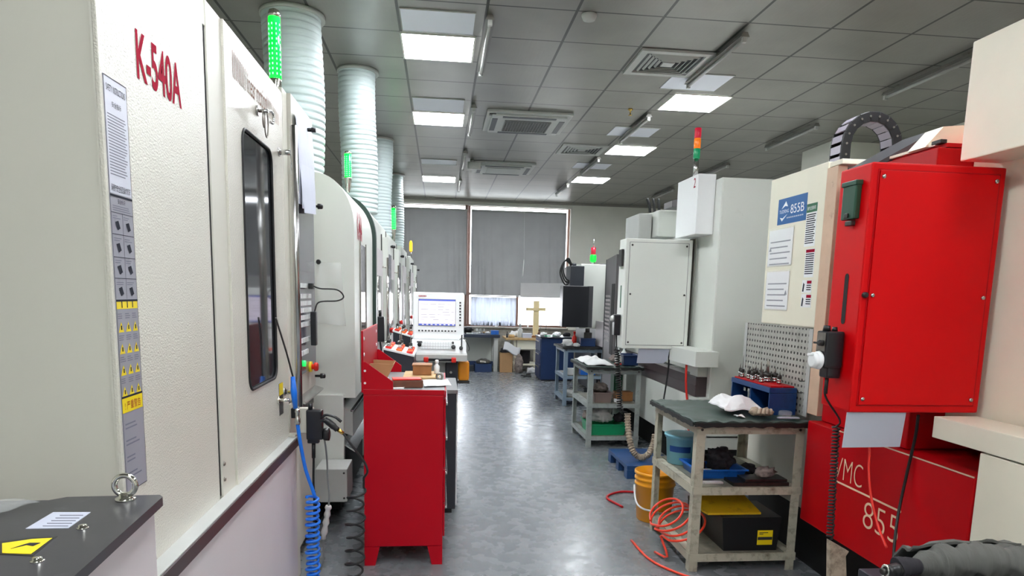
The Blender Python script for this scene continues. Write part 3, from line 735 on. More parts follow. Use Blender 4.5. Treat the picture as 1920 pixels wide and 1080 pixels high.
sub(ub, 'plug', 'black', lambda b: b.box(-.760, -.735, 4.10, 4.15, 1.60, 1.635, .004))
sub(ub, 'adapter', 'black_satin', lambda b: b.box(-.755, -.722, 4.12, 4.17, 1.27, 1.47, .006))
# handwheel pendant on a bracket, air gun with coiled hose, blue air gun hose
HY = 3.66
hp = thing('handwheel_pendant', 'black handheld pulse pendant hung on a bracket at the end of the bolted-door machine', 'machine pendant', (-.66, HY, .55))
h0 = U(588, 830, Y=HY); 
def at(px, py, Y): return U(px, py, Y=Y)
sub(hp, 'bracket', 'cream_smooth', lambda b: b.box(-.752, at(586, 770, HY).x, HY-.004, HY+.05, at(575, 812, HY).z, at(575, 766, HY).z, .002))
def pend(b):
    a, c = at(578, 828, HY), at(607, 766, HY); w0, w1 = a.x, c.x
    b.box(w0, w1, HY-.055, HY-.008, a.z+.02, c.z, .008); b.box(w0+.004, w1-.02, HY-.05, HY-.012, a.z, a.z+.025, .006)
    b.cyl((w0+.02, HY-.03, c.z), (w0+.02, HY-.03, c.z+.035), .012, seg=12)
sub(hp, 'pendant_body', 'black_satin', pend)
k0 = at(612, 812, HY)
sub(hp, 'dial', 'black', lambda b: b.lathe((k0.x-.01, HY-.03, k0.z), [(.03, 0), (.034, .01), (.034, .03), (.02, .034)], 20, (1, 0, 0)))
def pcord(b):
    b.sweep(smooth_path([at(590, 826, HY)+V((0, -.03, 0)), at(590, 860, HY)+V((0, -.03, 0)), at(589, 900, HY)+V((0, -.02, 0)), at(590, 945, HY)+V((0, -.01, 0)), at(588, 1010, HY)], 8), .006, 8)
    b.sweep([at(590, 826, HY)+V((0, -.03, 0)), at(590, 856, HY)+V((0, -.03, 0))], .010, 8)
sub(hp, 'cord', 'black_rubber', pcord)
def ag_body(b):
    p = [at(608, 786, 3.565), at(618, 793, 3.565), at(633, 806, 3.565)]
    b.sweep(smooth_path(p, 6), [.016]*4+[.018]*6+[.015]*3, 12)
    b.sweep(smooth_path([at(604, 783, 3.565), at(612, 778, 3.565), at(628, 782, 3.565), at(640, 791, 3.565)], 6), [.007]*15+[.008]*4, 8)
    b.cyl(at(600, 790, 3.565), at(612, 786, 3.565), .008, seg=8)
ag = thing('air_gun', 'black air blow gun with a coiled black hose reaching the floor beside the red cabinet', 'air gun', (-.5, 3.6, .0))
sub(ag, 'gun_body', 'black', ag_body)
sub(ag, 'fitting', 'brass', lambda b: b.cyl(at(633, 805, 3.565), at(644, 813, 3.565), .011, .009, 12))
c0, c1 = at(668, 905, 3.62), at(664, 1062, 3.62)
hx = helix(c0, (c1.x, 3.62, .015), .047, 7.5, 16, .1)
sub(ag, 'coiled_hose', 'black_rubber', lambda b: b.sweep(smooth_path([at(643, 812, 3.565), at(662, 838, 3.55), at(683, 866, 3.56), at(689, 884, 3.55), at(682, 896, 3.56)], 8)+hx[8:], .0062, 8))
bh = thing('blue_air_hose', 'bright blue air gun hose hanging in tight coils at the end of the bolted-door machine', 'air hose', (-.73, 3.5, 0))
b0 = at(550, 706, 3.46)
def bgun(b):
    b.sweep([at(549, 706, 3.46), at(551, 735, 3.46), at(554, 766, 3.46)], [.010, .016, .011], 10)
sub(bh, 'blow_gun', 'blue_hose', bgun)
sub(bh, 'nozzle', 'dark_steel', lambda b: b.sweep(smooth_path([at(549, 706, 3.46), at(538, 664, 3.40), at(527, 628, 3.34), at(517, 596, 3.28)], 6), .0045, 8))
sub(bh, 'coupling', 'steel', lambda b: b.lathe(at(558, 796, 3.46), [(.011, 0), (.014, .01), (.014, .03), (.010, .036), (.010, .06), (.013, .064), (.013, .085)], 14, (0, 0, 1)))
sub(bh, 'straight_hose', 'blue_hose', lambda b: b.sweep(smooth_path([at(557, 790, 3.46), at(563, 830, 3.47), at(573, 880, 3.5), at(585, 915, 3.52), at(590, 930, 3.52)], 8), .0095, 8))
e0 = at(586, 930, 3.52)
sub(bh, 'coil', 'blue_hose', lambda b: b.sweep(helix(e0, (e0.x-.005, 3.52, .02), .031, 17, 16, .12, 3), .0074, 8))
tcord = thing('clear_hose', 'thin grey tube running down behind the blue coiled hose', 'hose', (-.66, 3.8, 0))
sub(tcord, 'tube', 'mid_grey', lambda b: b.sweep(smooth_path([at(607, 815, 3.72), at(612, 850, 3.74), at(615, 900, 3.75), at(617, 940, 3.75), at(608, 1000, 3.76), at(604, 1062, 3.76), (-.70, 3.77, .012)], 8), .005, 8))
sub(tcord, 'wrap', 'bag', lambda b: b.sweep(smooth_path([at(616, 948, 3.75), at(612, 975, 3.755), at(606, 1010, 3.757)], 6), [.016+.004*math.sin(i*2.1) for i in range(13)], 10))
# ---------------------------------------------------------------- the machine with the rounded top and dark green rim
m2 = thing('rounded_machine', 'white machining centre with a rounded top edge and a dark green rim', 'cnc machine', (-1.4, 5.45, 0), 'cream machines along the duct row')
def prof(xf, zt, r, xb, z0):
    pts = [(xb, z0), (xf, z0)]
    for i in range(13):
        a = PI/2*i/12; pts.append((xf-r*.75+r*.75*math.cos(a), zt-r+r*math.sin(a)))
    return pts+[(xb, zt)]
def pr(b, xf, zt, r, xb, z0, y0, y1): b.prism([(x, y0, z) for x, z in prof(xf, zt, r, xb, z0)], (0, y1-y0, 0))
sub(m2, 'housing', 'white_paint', lambda b: pr(b, -.575, 2.365, .34, -2.4, .86, 4.76, 6.02))
sub(m2, 'rim', 'green_rim', lambda b: pr(b, -.545, 2.385, .34, -2.4, .72, 6.021, 6.10))
sub(m2, 'rim_band', 'white_paint', lambda b: pr(b, -.555, 2.375, .34, -2.4, .72, 6.101, 6.24))
sub(m2, 'end_cover', 'white_paint', lambda b: b.box(-2.4, -.655, 4.74, 4.79, .12, .88))
sub(m2, 'slot', 'glass_dark', lambda b: b.box(-.577, -.571, 5.08, 5.44, .95, 1.93, .002))
sub(m2, 'slot_frame', 'steel_dull', lambda b: [b.box(-.574, -.566, y, y+.02, .93, 1.95) for y in (5.06, 5.44)])
text('K-540A', .30, .19, (-.575, 4.93, 1.95), (0, 1, 0), (0, 0, 1), 'ink_red', 'lettering', m2, .0012, .02)
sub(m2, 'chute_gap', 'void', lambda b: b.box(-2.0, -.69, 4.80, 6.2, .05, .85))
sub(m2, 'chip_tray', 'light_grey', lambda b: b.prism([(-.70, 4.80, .80), (-.60, 4.80, .76), (-.60, 4.80, .58), (-.70, 4.80, .62)], (0, 1.40, 0)))
sub(m2, 'tray_lip', 'steel', lambda b: (b.box(-.615, -.595, 4.80, 6.2, .755, .768), b.obox((-.63, 5.5, .50), (.045, 0, -.03), (0, .7, 0), (.003, 0, .004))))
jb = sub(m2, 'junction_box', 'light_grey', lambda b: b.box(-.80, -.595, 4.44, 4.72, .215, .435, .004))
each(jb, 'screw', 'dark_steel', (.24, .41), lambda b, z: b.cyl((-.615, 4.44, z), (-.615, 4.435, z), .007, seg=10))
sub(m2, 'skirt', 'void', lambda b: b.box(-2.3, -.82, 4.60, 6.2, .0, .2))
tower_led(m2, -.762, 5.94, 2.40, .335, .028, 'led_green_lit')
single('plastic_pocket', 'plastic_clear', lambda b: b.sheet(lambda u, v: V((-.86+.20*u+.03*(1-v), 4.73+.006*math.sin(u*9+v*5)-.01*(1-v), 1.38+.40*v-.02*u*(1-v))), 10, 10, .002), 'clear plastic document pocket on the end of the rounded machine', 'document pocket')
single('pocket_hook', 'black', lambda b: (b.cyl((-.80, 4.70, 1.78), (-.80, 4.739, 1.78), .008, seg=10), b.lathe((-.80, 4.70, 1.78), [(.012, 0), (.017, .008), (.012, .016)], 14, (0, -1, 0))), 'small black knob above the clear document pocket', 'hook knob')
# ---------------------------------------------------------------- the machines beyond
def far_machine(y0, y1, zt, xf, label, tower=None, seed=0, pend=True):
    R = random.Random(seed)
    o = thing('machining_center', label, 'cnc machine', (-1.4, (y0+y1)/2, 0), 'cream machines along the duct row')
    sub(o, 'cabinet', 'white_paint', lambda b: b.box(-2.4, xf, y0, y1, .04, zt, .02))
    d0, d1 = y0+.25, y0+(y1-y0)*.62
    dd = sub(o, 'door', 'lilac_white', lambda b: b.box(xf+.001, xf+.02, d0, d1, .80, zt-.28, .006))
    sub(dd, 'window_pane', 'glass_dark', lambda b: b.box(xf+.018, xf+.023, d0+.15, d1-.2, 1.15, zt-.55, .004))
    sub(dd, 'handle_bar', 'chrome', lambda b: (b.cyl((xf+.075, d1-.08, .95), (xf+.075, d1-.08, zt-.35), .013, seg=10), [b.cyl((xf+.02, d1-.08, z), (xf+.075, d1-.08, z), .009, seg=8) for z in (1.05, zt-.45)]))
    sub(o, 'gap', 'void', lambda b: (b.box(xf, xf+.008, d1+.01, d1+.05, .8, zt-.1), b.box(xf, xf+.005, y1-.05, y1-.01, .1, zt-.02)))
    if pend:
        q = sub(o, 'control_panel', 'white_paint', lambda b: b.box(xf, xf+.07, d1+.15, y1-.08, .98, zt-.12, .008))
        sub(q, 'panel_face', 'screen_grey', lambda b: b.box(xf+.07, xf+.075, d1+.2, y1-.14, 1.1, zt-.3))
        sub(q, 'emergency_stop', 'red_bright', lambda b: b.lathe((xf+.07, d1+.3, 1.16), [(.02, 0), (.03, .02), (.03, .04), (.02, .046)], 14, (1, 0, 0)))
        each(q, 'knob', 'black', ((y1-.2, zt-.2), (d1+.22, 1.02)), lambda b, p: b.lathe((xf+.07, p[0], p[1]), [(.01, 0), (.018, .02), (.018, .05), (.01, .054)], 10, (1, 0, 0)))
    sub(o, 'base_rail', 'dark_grey', lambda b: b.box(xf, xf+.03, y0+.05, y1-.05, .70, .78, .004))
    if tower: tower_led(o, tower[0], tower[1], zt, tower[2], .03, 'led_green_lit')
    return o
f3 = far_machine(6.45, 8.2, 2.30, -.63, 'white machining centre just beyond the green-rimmed one, fourth in brightness, with a long chrome door bar', None, 3)
f3['label'] = 'white machining centre standing directly behind the green-rimmed rounded machine'
f4 = far_machine(8.5, 10.35, 2.30, -.64, 'white machining centre under the third white duct, with a green lit tower', (-.67, 10.2, .52), 4)
f5 = far_machine(10.6, 12.4, 2.28, -.58, 'white machining centre under the fourth white duct', None, 5)
f6 = far_machine(12.7, 14.5, 2.24, -.54, 'white machining centre beside the end window, with an amber lamp', None, 6)
tw = sub(f6, 'signal_tower', 'steel', lambda b: b.cyl((-.555, 13.4, 2.24), (-.555, 13.4, 2.36), .012, seg=10), 'amber lit lamp on a steel post')
sub(tw, 'lens', 'lamp_yellow_lit', lambda b: b.lathe((-.555, 13.4, 2.36), [(.028, 0), (.03, .03), (.03, .16), (.014, .2)], 12))
hp2 = thing('handwheel_pendant', 'black pulse pendant hanging on the machine behind the red tool cabinet', 'machine pendant', (-.5, 6.6, 1.1))
sub(hp2, 'pendant_body', 'black_satin', lambda b: b.box(-.609, -.52, 6.55, 6.62, 1.12, 1.36, .01))
sub(hp2, 'cord', 'black_rubber', lambda b: b.sweep(smooth_path([(-.56, 6.58, 1.12), (-.55, 6.58, 1.0), (-.57, 6.6, .7), (-.56, 6.62, .3), (-.55, 6.6, .01)], 6), .008, 8))
sub(hp2, 'knob', 'black', lambda b: b.cyl((-.56, 6.58, 1.36), (-.56, 6.58, 1.42), .014, seg=10))
# ---------------------------------------------------------------- white corrugated ducts
def duct(x, y, r, z0, label, n):
    o = thing('corrugated_duct', label, 'ventilation duct', (x, y, z0), 'white corrugated extraction ducts')
    def hose(b):
        pts, rad = [], []; k = n*6; rnd = random.Random(int(y*10))
        for i in range(k+1):
            f = i/k; z = z0+(ZC-.004-z0)*f
            pts.append((x+.012*math.sin(f*5+y), y+.01*math.cos(f*4), z)); ph = (i % 6)/6
            rad.append(r*(1-.075*(1 if ph < .01 else .12 if abs(ph-.5) > .3 else 0)))
        b.sweep(pts, rad, 40)
    sub(o, 'hose', 'duct', hose)
    sub(o, 'collar', 'vent_white', lambda b: b.lathe((x, y, ZC-.03), [(r+.02, 0), (r+.02, .028)], 36))
    return o
duct(-1.095, 5.5, .213, 2.392, 'widest white corrugated duct, rising behind the green signal tower', 24)
duct(-.765, 6.73, .168, 2.325, 'second white corrugated duct, meeting the ceiling over the rounded machine', 30)
duct(-.812, 9.57, .168, 2.325, 'third white corrugated duct from the camera, pale blue-white', 30)
duct(-.805, 12.35, .168, 2.305, 'fourth white corrugated duct, last before the end window', 30)
# ================================================================ the red tool cabinet and the bench behind it
RX0, RX1, RY0, RY1, RZ = -.425, .028, 3.88, 4.78, 1.045
rc = thing('tool_cabinet', 'red steel tool cabinet with tapered feet and a raised back panel', 'tool cabinet', (-.2, 4.33, 0))
sub(rc, 'body', 'red_cabinet', lambda b: b.box(RX0, RX1, RY0, RY1, .115, RZ-.03, .005))
sub(rc, 'worktop', 'mid_grey', lambda b: b.box(RX0+.004, RX1+.006, RY0+.012, RY1, RZ-.029, RZ-.003, .003))
sub(rc, 'top_edge', 'red_cabinet', lambda b: (b.box(RX0, RX1+.004, RY0-.002, RY0+.011, RZ-.03, RZ, .002), b.box(RX1+.0065, RX1+.014, RY0, RY1, RZ-.04, RZ-.004)))
for y in (RY0, RY1-.03):
    for s in (0, 1):
        x0, x1, xi = (RX0, RX0+.088, RX0+.062) if s == 0 else (RX1, RX1-.088, RX1-.062)
        sub(rc, 'foot', 'red_cabinet', lambda b: b.prism([(x0, y, 0), (xi, y, 0), (x1, y, .114), (x0, y, .114)], (0, .03, 0)))
sub(rc, 'front_skirt', 'red_cabinet', lambda b: [b.prism([(RX1-.03, y, 0), (RX1-.03, y+s*.06, 0), (RX1-.03, y+s*.1, .114), (RX1-.03, y, .114)], (.028, 0, 0)) for y, s in ((RY0+.031, 1), (RY1-.031, -1))])
for k in range(4):
    z = .16+k*.21
    d = sub(rc, 'drawer', 'red_cabinet', lambda b: b.box(RX1+.001, RX1+.012, RY0+.04, RY1-.04, z, z+.195, .003))
    sub(d, 'handle', 'steel', lambda b: b.box(RX1+.012, RX1+.026, RY0+.1, RY1-.1, z+.15, z+.17, .004))
bp = sub(rc, 'back_panel', 'red_cabinet', lambda b: b.box(RX0-.012, RX0, RY0+.01, RY1, RZ-.02, 1.375, .003))
def gus(y):
    return lambda b: b.prism([(RX0, y, RZ), (RX0, y, 1.20), (RX0+.012, y, 1.20), (RX0+.165, y, RZ+.045), (RX0+.165, y, RZ)], (0, .010, 0))
sub(rc, 'side_gusset', 'red_cabinet', gus(RY0+.012)); sub(rc, 'side_gusset', 'red_cabinet', gus(RY1-.02))
each(bp, 'screw', 'white', [(y, z) for y in (RY0+.04, RY1-.1) for z in (1.33, 1.24)], lambda b, p: b.lathe((RX0, p[0], p[1]), [(.011, 0), (.009, .004), (.004, .005)], 10, (1, 0, 0)))
sub(rc, 'gusset_screw', 'white', lambda b: [b.lathe((RX0+.008+dx, RY0+.012, z), [(.007, 0), (.006, .003)], 10, (0, -1, 0)) for z, dx in ((1.15, 0), (1.08, .0))])
T0 = RZ-.003
single('wooden_block', 'wood_dark', lambda b: b.obox((-.185, 4.03, T0+.022), (.085, .012, 0), (-.008, .05, 0), (0, 0, .021), .004), 'dark brown wooden block with red top edge on the red cabinet', 'wooden block').data.materials[0]
single('red_pad', 'red_bright', lambda b: b.obox((-.19, 4.03, T0+.049), (.082, .012, 0), (-.007, .046, 0), (0, 0, .004), .002), 'flat red plastic cover lying on the dark wooden block', 'red cover')
single('paper_sheet', 'paper', lambda b: b.sheet(lambda u, v: V((-.085+.16*u-.02*v, 4.0+.30*v+.05*u, T0+.003+.008*noise.noise(V((u*2, v*2, 5)))+.006)), 8, 8, .002), 'white paper sheet beside the dark wooden block on the red cabinet', 'paper')
single('paper_sheet', 'paper', lambda b: b.sheet(lambda u, v: V((-.30+.10*u, 3.93+.09*v, T0+.004+.004*u*v)), 4, 4, .002), 'small white paper slip under the cardboard scoop on the red cabinet', 'paper')
def scoop(b):
    b.prism([(-.405, 4.1, T0+.002), (-.335, 4.1, T0+.002), (-.275, 4.1, T0+.125), (-.41, 4.1, T0+.13)], (0, .006, 0))
    b.prism([(-.335, 4.1, T0+.002), (-.33, 4.1, T0+.002), (-.27, 4.1, T0+.125), (-.275, 4.1, T0+.125)], (0, .22, 0))
    b.prism([(-.405, 4.32, T0+.002), (-.335, 4.32, T0+.002), (-.275, 4.32, T0+.125), (-.41, 4.32, T0+.13)], (0, .006, 0)); b.box(-.405, -.34, 4.1, 4.32, T0+.001, T0+.006)
single('cardboard_box', 'cardboard', scoop, 'open brown cardboard box against the raised red panel', 'cardboard box')
single('crumpled_tissue', 'cloth_white', lambda b: b.blob((-.318, 4.04, T0+.028), (.028, .025, .028), 3, .4, 2.5, 3, T0+.001), 'crumpled white tissue in front of the open cardboard box', 'tissue')
single('wooden_board', 'wood_light', lambda b: b.box(-.23, .0, 4.35, 4.70, T0+.001, T0+.018, .003), 'pale board lying at the far end of the red cabinet top', 'board')
single('wooden_box', 'wood', lambda b: (b.box(-.17, -.05, 4.45, 4.58, T0+.019, T0+.078, .003), b.box(-.175, -.045, 4.445, 4.585, T0+.079, T0+.088, .002)), 'small brown wooden box on the pale board', 'wooden box')
single('small_bottle', 'white', lambda b: b.lathe((-.015, 4.56, T0+.019), [(.018, 0), (.019, .004), (.019, .05), (.009, .062), (.009, .07), (.012, .072), (.012, .09), (.004, .092)], 16), 'small white bottle with a cap beside the brown wooden box', 'bottle')
single('metal_ring', 'steel_dull', lambda b: b.sweep([V((.004+.018*math.cos(a), 4.34, T0+.026+.018*math.sin(a))) for a in [2*PI*i/20 for i in range(20)]], .008, 8, close=True), 'steel ring standing on edge by the pale board', 'metal ring')
# grey workbench behind
gb = thing('workbench', 'dark slate drawer cabinet with a grey top standing behind the red tool cabinet', 'workbench', (-.13, 5.15, 0))
sub(gb, 'body', 'slate', lambda b: b.box(-.42, .125, 4.82, 5.5, .035, .885, .004))
sub(gb, 'top', 'mid_grey', lambda b: b.box(-.43, .135, 4.81, 5.51, .886, .915, .004))
sub(gb, 'edge', 'white', lambda b: b.box(.126, .136, 4.83, 5.5, .06, .884, .002))
sub(gb, 'plinth', 'black', lambda b: b.box(-.40, .10, 4.84, 5.48, 0, .034))
# tool carts with collet blocks
def tool_holder_parts(o, x, y, z, s=1.0, ln=.05):
    sub(o, 'taper', 'steel', lambda b: b.lathe((x, y, z), [(.012*s, 0), (.017*s, .004), (.017*s, .012), (.012*s, .016), (.017*s, .02), (.017*s, .03)], 14))
    sub(o, 'collet_nut', 'dark_steel', lambda b: b.lathe((x, y, z+.0301), [(.014*s, 0), (.015*s, .003), (.015*s, .02), (.011*s, .026)], 12))
    sub(o, 'cutter', 'steel_dull', lambda b: b.cyl((x, y, z+.0565), (x, y, z+.0565+ln), .0045*s, .003*s, 8))
def cart(x0, x1, y0, y1, zt, tilt, label, n, seed):
    o = thing('tool_cart', label, 'tool cart', ((x0+x1)/2, (y0+y1)/2, 0), 'black carts carrying orange tool sockets')
    zf = zt-tilt
    sub(o, 'body', 'slate', lambda b: b.prism([(x0, y0, .12), (x1, y0, .12), (x1, y0, zf-.03), (x0, y0, zt-.03)], (0, y1-y0, 0)))
    sub(o, 'tray', 'white', lambda b: b.prism([(x0-.005, y0-.01, zt-.028), (x1+.005, y0-.01, zf-.028), (x1+.005, y0-.01, zf-.012), (x0-.005, y0-.01, zt-.012)], (0, y1-y0+.02, 0)))
    for i in range(4): sub(o, 'caster', 'black_rubber', lambda b: b.cyl((x0+.05+(x1-x0-.1)*(i % 2)-.014, y0+.06+(y1-y0-.12)*(i//2), .05), (x0+.05+(x1-x0-.1)*(i % 2)+.014, y0+.06+(y1-y0-.12)*(i//2), .05), .05, seg=18))
    sub(o, 'caster_fork', 'steel_dull', lambda b: [b.box(x0+.03+(x1-x0-.1)*(i % 2), x0+.07+(x1-x0-.1)*(i % 2), y0+.04+(y1-y0-.12)*(i//2), y0+.08+(y1-y0-.12)*(i//2), .1, .121) for i in range(4)])
    sub(o, 'screw', 'white', lambda b: b.lathe((x0+.06, y0, zt-.13), [(.012, 0), (.01, .004)], 12, (0, -1, 0)))
    rows = 3; sock = []
    for i in range(n):
        for j in range(rows):
            x = x0+.035+(x1-x0-.07)*j/(rows-1); y = y0+.04+(y1-y0-.08)*i/(n-1)
            z = zt-.012-(x-x0)/(x1-x0)*tilt
            sub(o, 'socket', 'orange' if (i+j) % 2 else 'red_bright', lambda b: b.lathe((x, y, z-.006), [(.026, 0), (.026, .02), (.021, .024), (.021, .018), (.02, .012)], 14)); sock.append((x, y, z+.013))
    return o, sock
R5 = random.Random(5)
ca, sa = cart(-.445, -.205, 5.56, 6.1, 1.16, .055, 'black tool cart with orange sockets, the one beside the red cabinet', 5, 1)
cb, sb = cart(-.47, -.27, 7.05, 7.5, 1.22, .06, 'black tool cart with orange sockets, farther along the machine row', 4, 2)
for k, (i, lb) in enumerate(((0, 'in the corner socket by the white machine'), (3, 'in the second row of sockets'), (4, 'in the middle of the second socket row'), (8, 'at the outer edge of the sockets'), (10, 'in the fourth row of sockets'))):
    x, y, z = sa[i]; o = thing('tool_holder', 'steel collet holder on the closer tool cart, ' + lb, 'tool holder', (x, y, z), 'steel collet holders on the tool carts'); tool_holder_parts(o, x, y, z, 1.0, .03+.012*k)
for k, (i, lb) in enumerate(((1, 'in the first row'), (3, 'beside the white machine'), (7, 'in the third row'), (11, 'in the last row'))):
    x, y, z = sb[i]; o = thing('tool_holder', 'steel collet holder on the farther tool cart, ' + lb, 'tool holder', (x, y, z), 'steel collet holders on the tool carts'); tool_holder_parts(o, x, y, z, .95, .03+.015*k)
# ---------------------------------------------------------------- the white console
hm = thing('control_console', 'white operator console with a lit screen, rows of buttons and a red-ended grab bar', 'control console', (0, 6.6, 0))
tl = math.radians(8)
CO, CR, CU = V((-.242, 6.40, 1.165)), V((1, 0, 0)), V((0, math.sin(tl), math.cos(tl)))
CPn = Plane2(CO, CR, CU)
sub(hm, 'screen_housing', 'white', lambda b: b.obox(CPn.p(.234, .218, -.055), CR*.236, CPn.n*.053, CU*.221, .012))
sub(hm, 'screen_border', 'mid_grey', lambda b: CPn.slab(b, .046, .392, .124, .375, .003))
sc_ = sub(hm, 'screen', 'screen_lit', lambda b: CPn.slab(b, .050, .388, .128, .371, .0042))
def bars(b): CPn.rect(b, .050, .388, .356, .371, .0047); CPn.rect(b, .050, .388, .128, .144, .0047)
sub(sc_, 'menu_bar', 'screen_blue', bars)
def scr_lines(b):
    R = random.Random(3)
    for k in range(7):
        v = .18+.024*k; u = .07
        while u < .36:
            w = .02+R.random()*.05
            if R.random() < .6: CPn.rect(b, u, min(u+w, .375), v, v+.0035, .0050)
            u += w+.02
    CPn.rect(b, .232, .2332, .15, .35, .0050)
sub(sc_, 'screen_text', 'ink_soft', scr_lines)
sub(sc_, 'screen_keys', 'white', lambda b: [CPn.rect(b, .08+k*.04, .098+k*.04, .132, .140, .0052) for k in range(8)])
sub(hm, 'lettering', 'ink_red', lambda b: CPn.rect(b, .048, .118, .394, .407, .0008))
text('▪▪▪▪▪', .06, .006, CPn.p(.053, .3975), CR, CU, 'ink_white', 'brand_plate', hm, .0012)
def bts(b):
    for k in range(12): b.obox(CPn.p(.054+k*.0305, .078, .003), CR*.0075, CU*.0065, CPn.n*.003)
    for k in range(8): b.obox(CPn.p(.434, .345-.028*k-(.014 if k == 7 else 0), .003), CR*.008, CU*.007, CPn.n*.003)
sub(hm, 'soft_key', 'black', bts)
KO = V((-.255, 6.30, 1.055)); KU = V((0, .35, .94)).normalized(); KP = Plane2(KO, CR, KU)
sub(hm, 'keyboard_housing', 'white', lambda b: b.prism([(-.252, 6.30, 1.045), (-.252, 6.345, 1.16), (-.252, 6.52, 1.16), (-.252, 6.52, 1.045)], (.50, 0, 0)))
sub(hm, 'key', 'key_white', lambda b: [b.obox(KP.p(.10+.024*k, .035+.024*r, .0115), CR*.0095, KU*.0085, KP.n*.003) for k in range(12) for r in range(3)])
sub(hm, 'mode_switch', 'black', lambda b: (b.lathe(KP.p(.075, .065, .008), [(.02, 0), (.02, .006), (.011, .008), (.011, .03), (.005, .032)], 14, KP.n), b.obox(KP.p(.075, .085, .03), CR*.024, KU*.006, KP.n*.006)))
sub(hm, 'dial', 'black', lambda b: (b.lathe(KP.p(.385, .045, .008), [(.02, 0), (.02, .012), (.014, .03)], 14, KP.n), b.lathe(KP.p(.38, .085, .008), [(.011, 0), (.011, .012)], 12, KP.n), b.lathe(KP.p(.455, .035, .008), [(.018, 0), (.018, .012), (.013, .03)], 14, KP.n)))
sub(hm, 'joystick', 'black_rubber', lambda b: b.sweep(smooth_path([KP.p(.46, .05, .01), KP.p(.46, .12, .05), KP.p(.462, .15, .05)], 5), .006, 8))
sub(hm, 'wire', 'black_rubber', lambda b: b.sweep(smooth_path([KP.p(.44, .115, .02), KP.p(.47, .128, .03), KP.p(.505, .09, .03), KP.p(.53, .04, .02), KP.p(.525, .01, .01)], 6), .003, 6))
sub(hm, 'lower_shelf', 'light_grey', lambda b: b.prism([(-.255, 6.27, .975), (-.255, 6.27, 1.03), (-.255, 6.30, 1.044), (-.255, 6.52, 1.044), (-.255, 6.52, .975)], (.51, 0, 0)))
sub(hm, 'grab_bar', 'black_satin', lambda b: b.cyl((-.10, 6.235, .99), (.115, 6.235, .99), .012, seg=12))
for x in (-.118, .133): sub(hm, 'bar_bracket', 'red_bright', lambda b: b.box(x-.022, x+.022, 6.22, 6.27, .965, 1.01, .008))
sub(hm, 'underplate', 'white', lambda b: b.box(-.22, .15, 6.34, 6.5, .955, .974, .003))
sub(hm, 'column', 'light_grey', lambda b: (b.box(-.075, .06, 6.42, 6.56, .10, .955, .006), b.box(-.085, .07, 6.415, 6.43, .60, .73, .004)))
sub(hm, 'cabinet', 'slate', lambda b: b.box(.062, .175, 6.36, 6.75, .06, .965, .005))
sub(hm, 'connector', 'steel', lambda b: [b.cyl((.11, 6.36, z), (.11, 6.352, z), .012, seg=12) for z in (.78, .86)])
sub(hm, 'amber_tank', 'amber_box', lambda b: b.box(.18, .285, 6.42, 6.56, .775, .955, .022, 3))
sub(hm, 'tank_bracket', 'dark_steel', lambda b: b.box(.176, .29, 6.44, 6.6, .745, .774))
sub(hm, 'foot_plate', 'dark_grey', lambda b: b.box(-.25, .12, 6.36, 6.85, .0, .06, .006))
# ================================================================ end of the hall
eb = thing('workbench', 'workbench with a dark blue top and grey legs in front of the end window', 'workbench', (.85, 14.4, 0))
sub(eb, 'top', 'blue_top', lambda b: b.box(.30, 1.24, 13.95, 14.72, .70, .76, .006))
for x in (.34, 1.12):
    for y in (13.98, 14.6): sub(eb, 'leg', 'light_grey', lambda b: b.box(x, x+.085, y, y+.08, 0, .699, .004))
sub(eb, 'back_board', 'white_paint', lambda b: b.box(.426, 1.12, 14.64, 14.66, .12, .698))
sub(eb, 'foot_rail', 'blue_cab', lambda b: b.box(.426, 1.119, 14.2, 14.26, .10, .19))
et = thing('wooden_table', 'small cream wooden table with a drawer below the bright window pane', 'table', (1.8, 14.4, 0))
sub(et, 'top', 'wood_light', lambda b: b.box(1.36, 2.12, 13.95, 14.72, .66, .70, .005))
sub(et, 'drawer', 'cream_warm', lambda b: b.box(1.60, 2.09, 14.0, 14.04, .47, .658, .004))
for x in (1.54, 2.04):
    for y in (14.0, 14.6): sub(et, 'leg', 'cream_warm', lambda b: b.box(x, x+.045, y+.041, y+.086, 0, .659, .003))
sub(et, 'lower_shelf', 'cream_warm', lambda b: b.box(1.56, 2.07, 14.05, 14.65, .13, .155))
bc = thing('drawer_cabinet', 'dark blue steel cabinet standing between the cream table and the grey benches', 'cabinet', (2.05, 12.9, 0))
sub(bc, 'body', 'blue_cab', lambda b: b.box(1.88, 2.50, 12.5, 13.2, .03, .80, .006))
sub(bc, 'plinth', 'black', lambda b: b.box(1.90, 2.48, 12.53, 13.18, 0, .029))
for k in range(3):
    d = sub(bc, 'drawer', 'blue_cab', lambda b: b.box(1.868, 1.879, 12.54, 13.16, .08+k*.24, .30+k*.24, .003))
    sub(d, 'handle', 'steel', lambda b: b.box(1.855, 1.868, 12.65, 13.05, .24+k*.24, .26+k*.24, .003))
sub(bc, 'top', 'slate', lambda b: b.box(1.86, 2.52, 12.48, 13.22, .801, .825, .004))
wc = thing('wooden_cross', 'T-shaped wooden post with a cross bar standing on the cream table', 'wooden post', (2.16, 14.2, .7), None)
wc.location = (2.02, 14.3, .701); FR[wc.name] = V((2.02, 14.3, .701))
sub(wc, 'upright', 'wood_pale', lambda b: b.box(1.965, 2.085, 14.28, 14.34, .745, 1.47, .004))
sub(wc, 'cross_bar', 'wood_pale', lambda b: b.box(1.80, 2.22, 14.262, 14.279, 1.26, 1.325, .003))
sub(wc, 'base', 'wood', lambda b: b.box(1.93, 2.11, 14.2, 14.42, .702, .744, .004))
wc.location = (2.02, 14.3, .701)
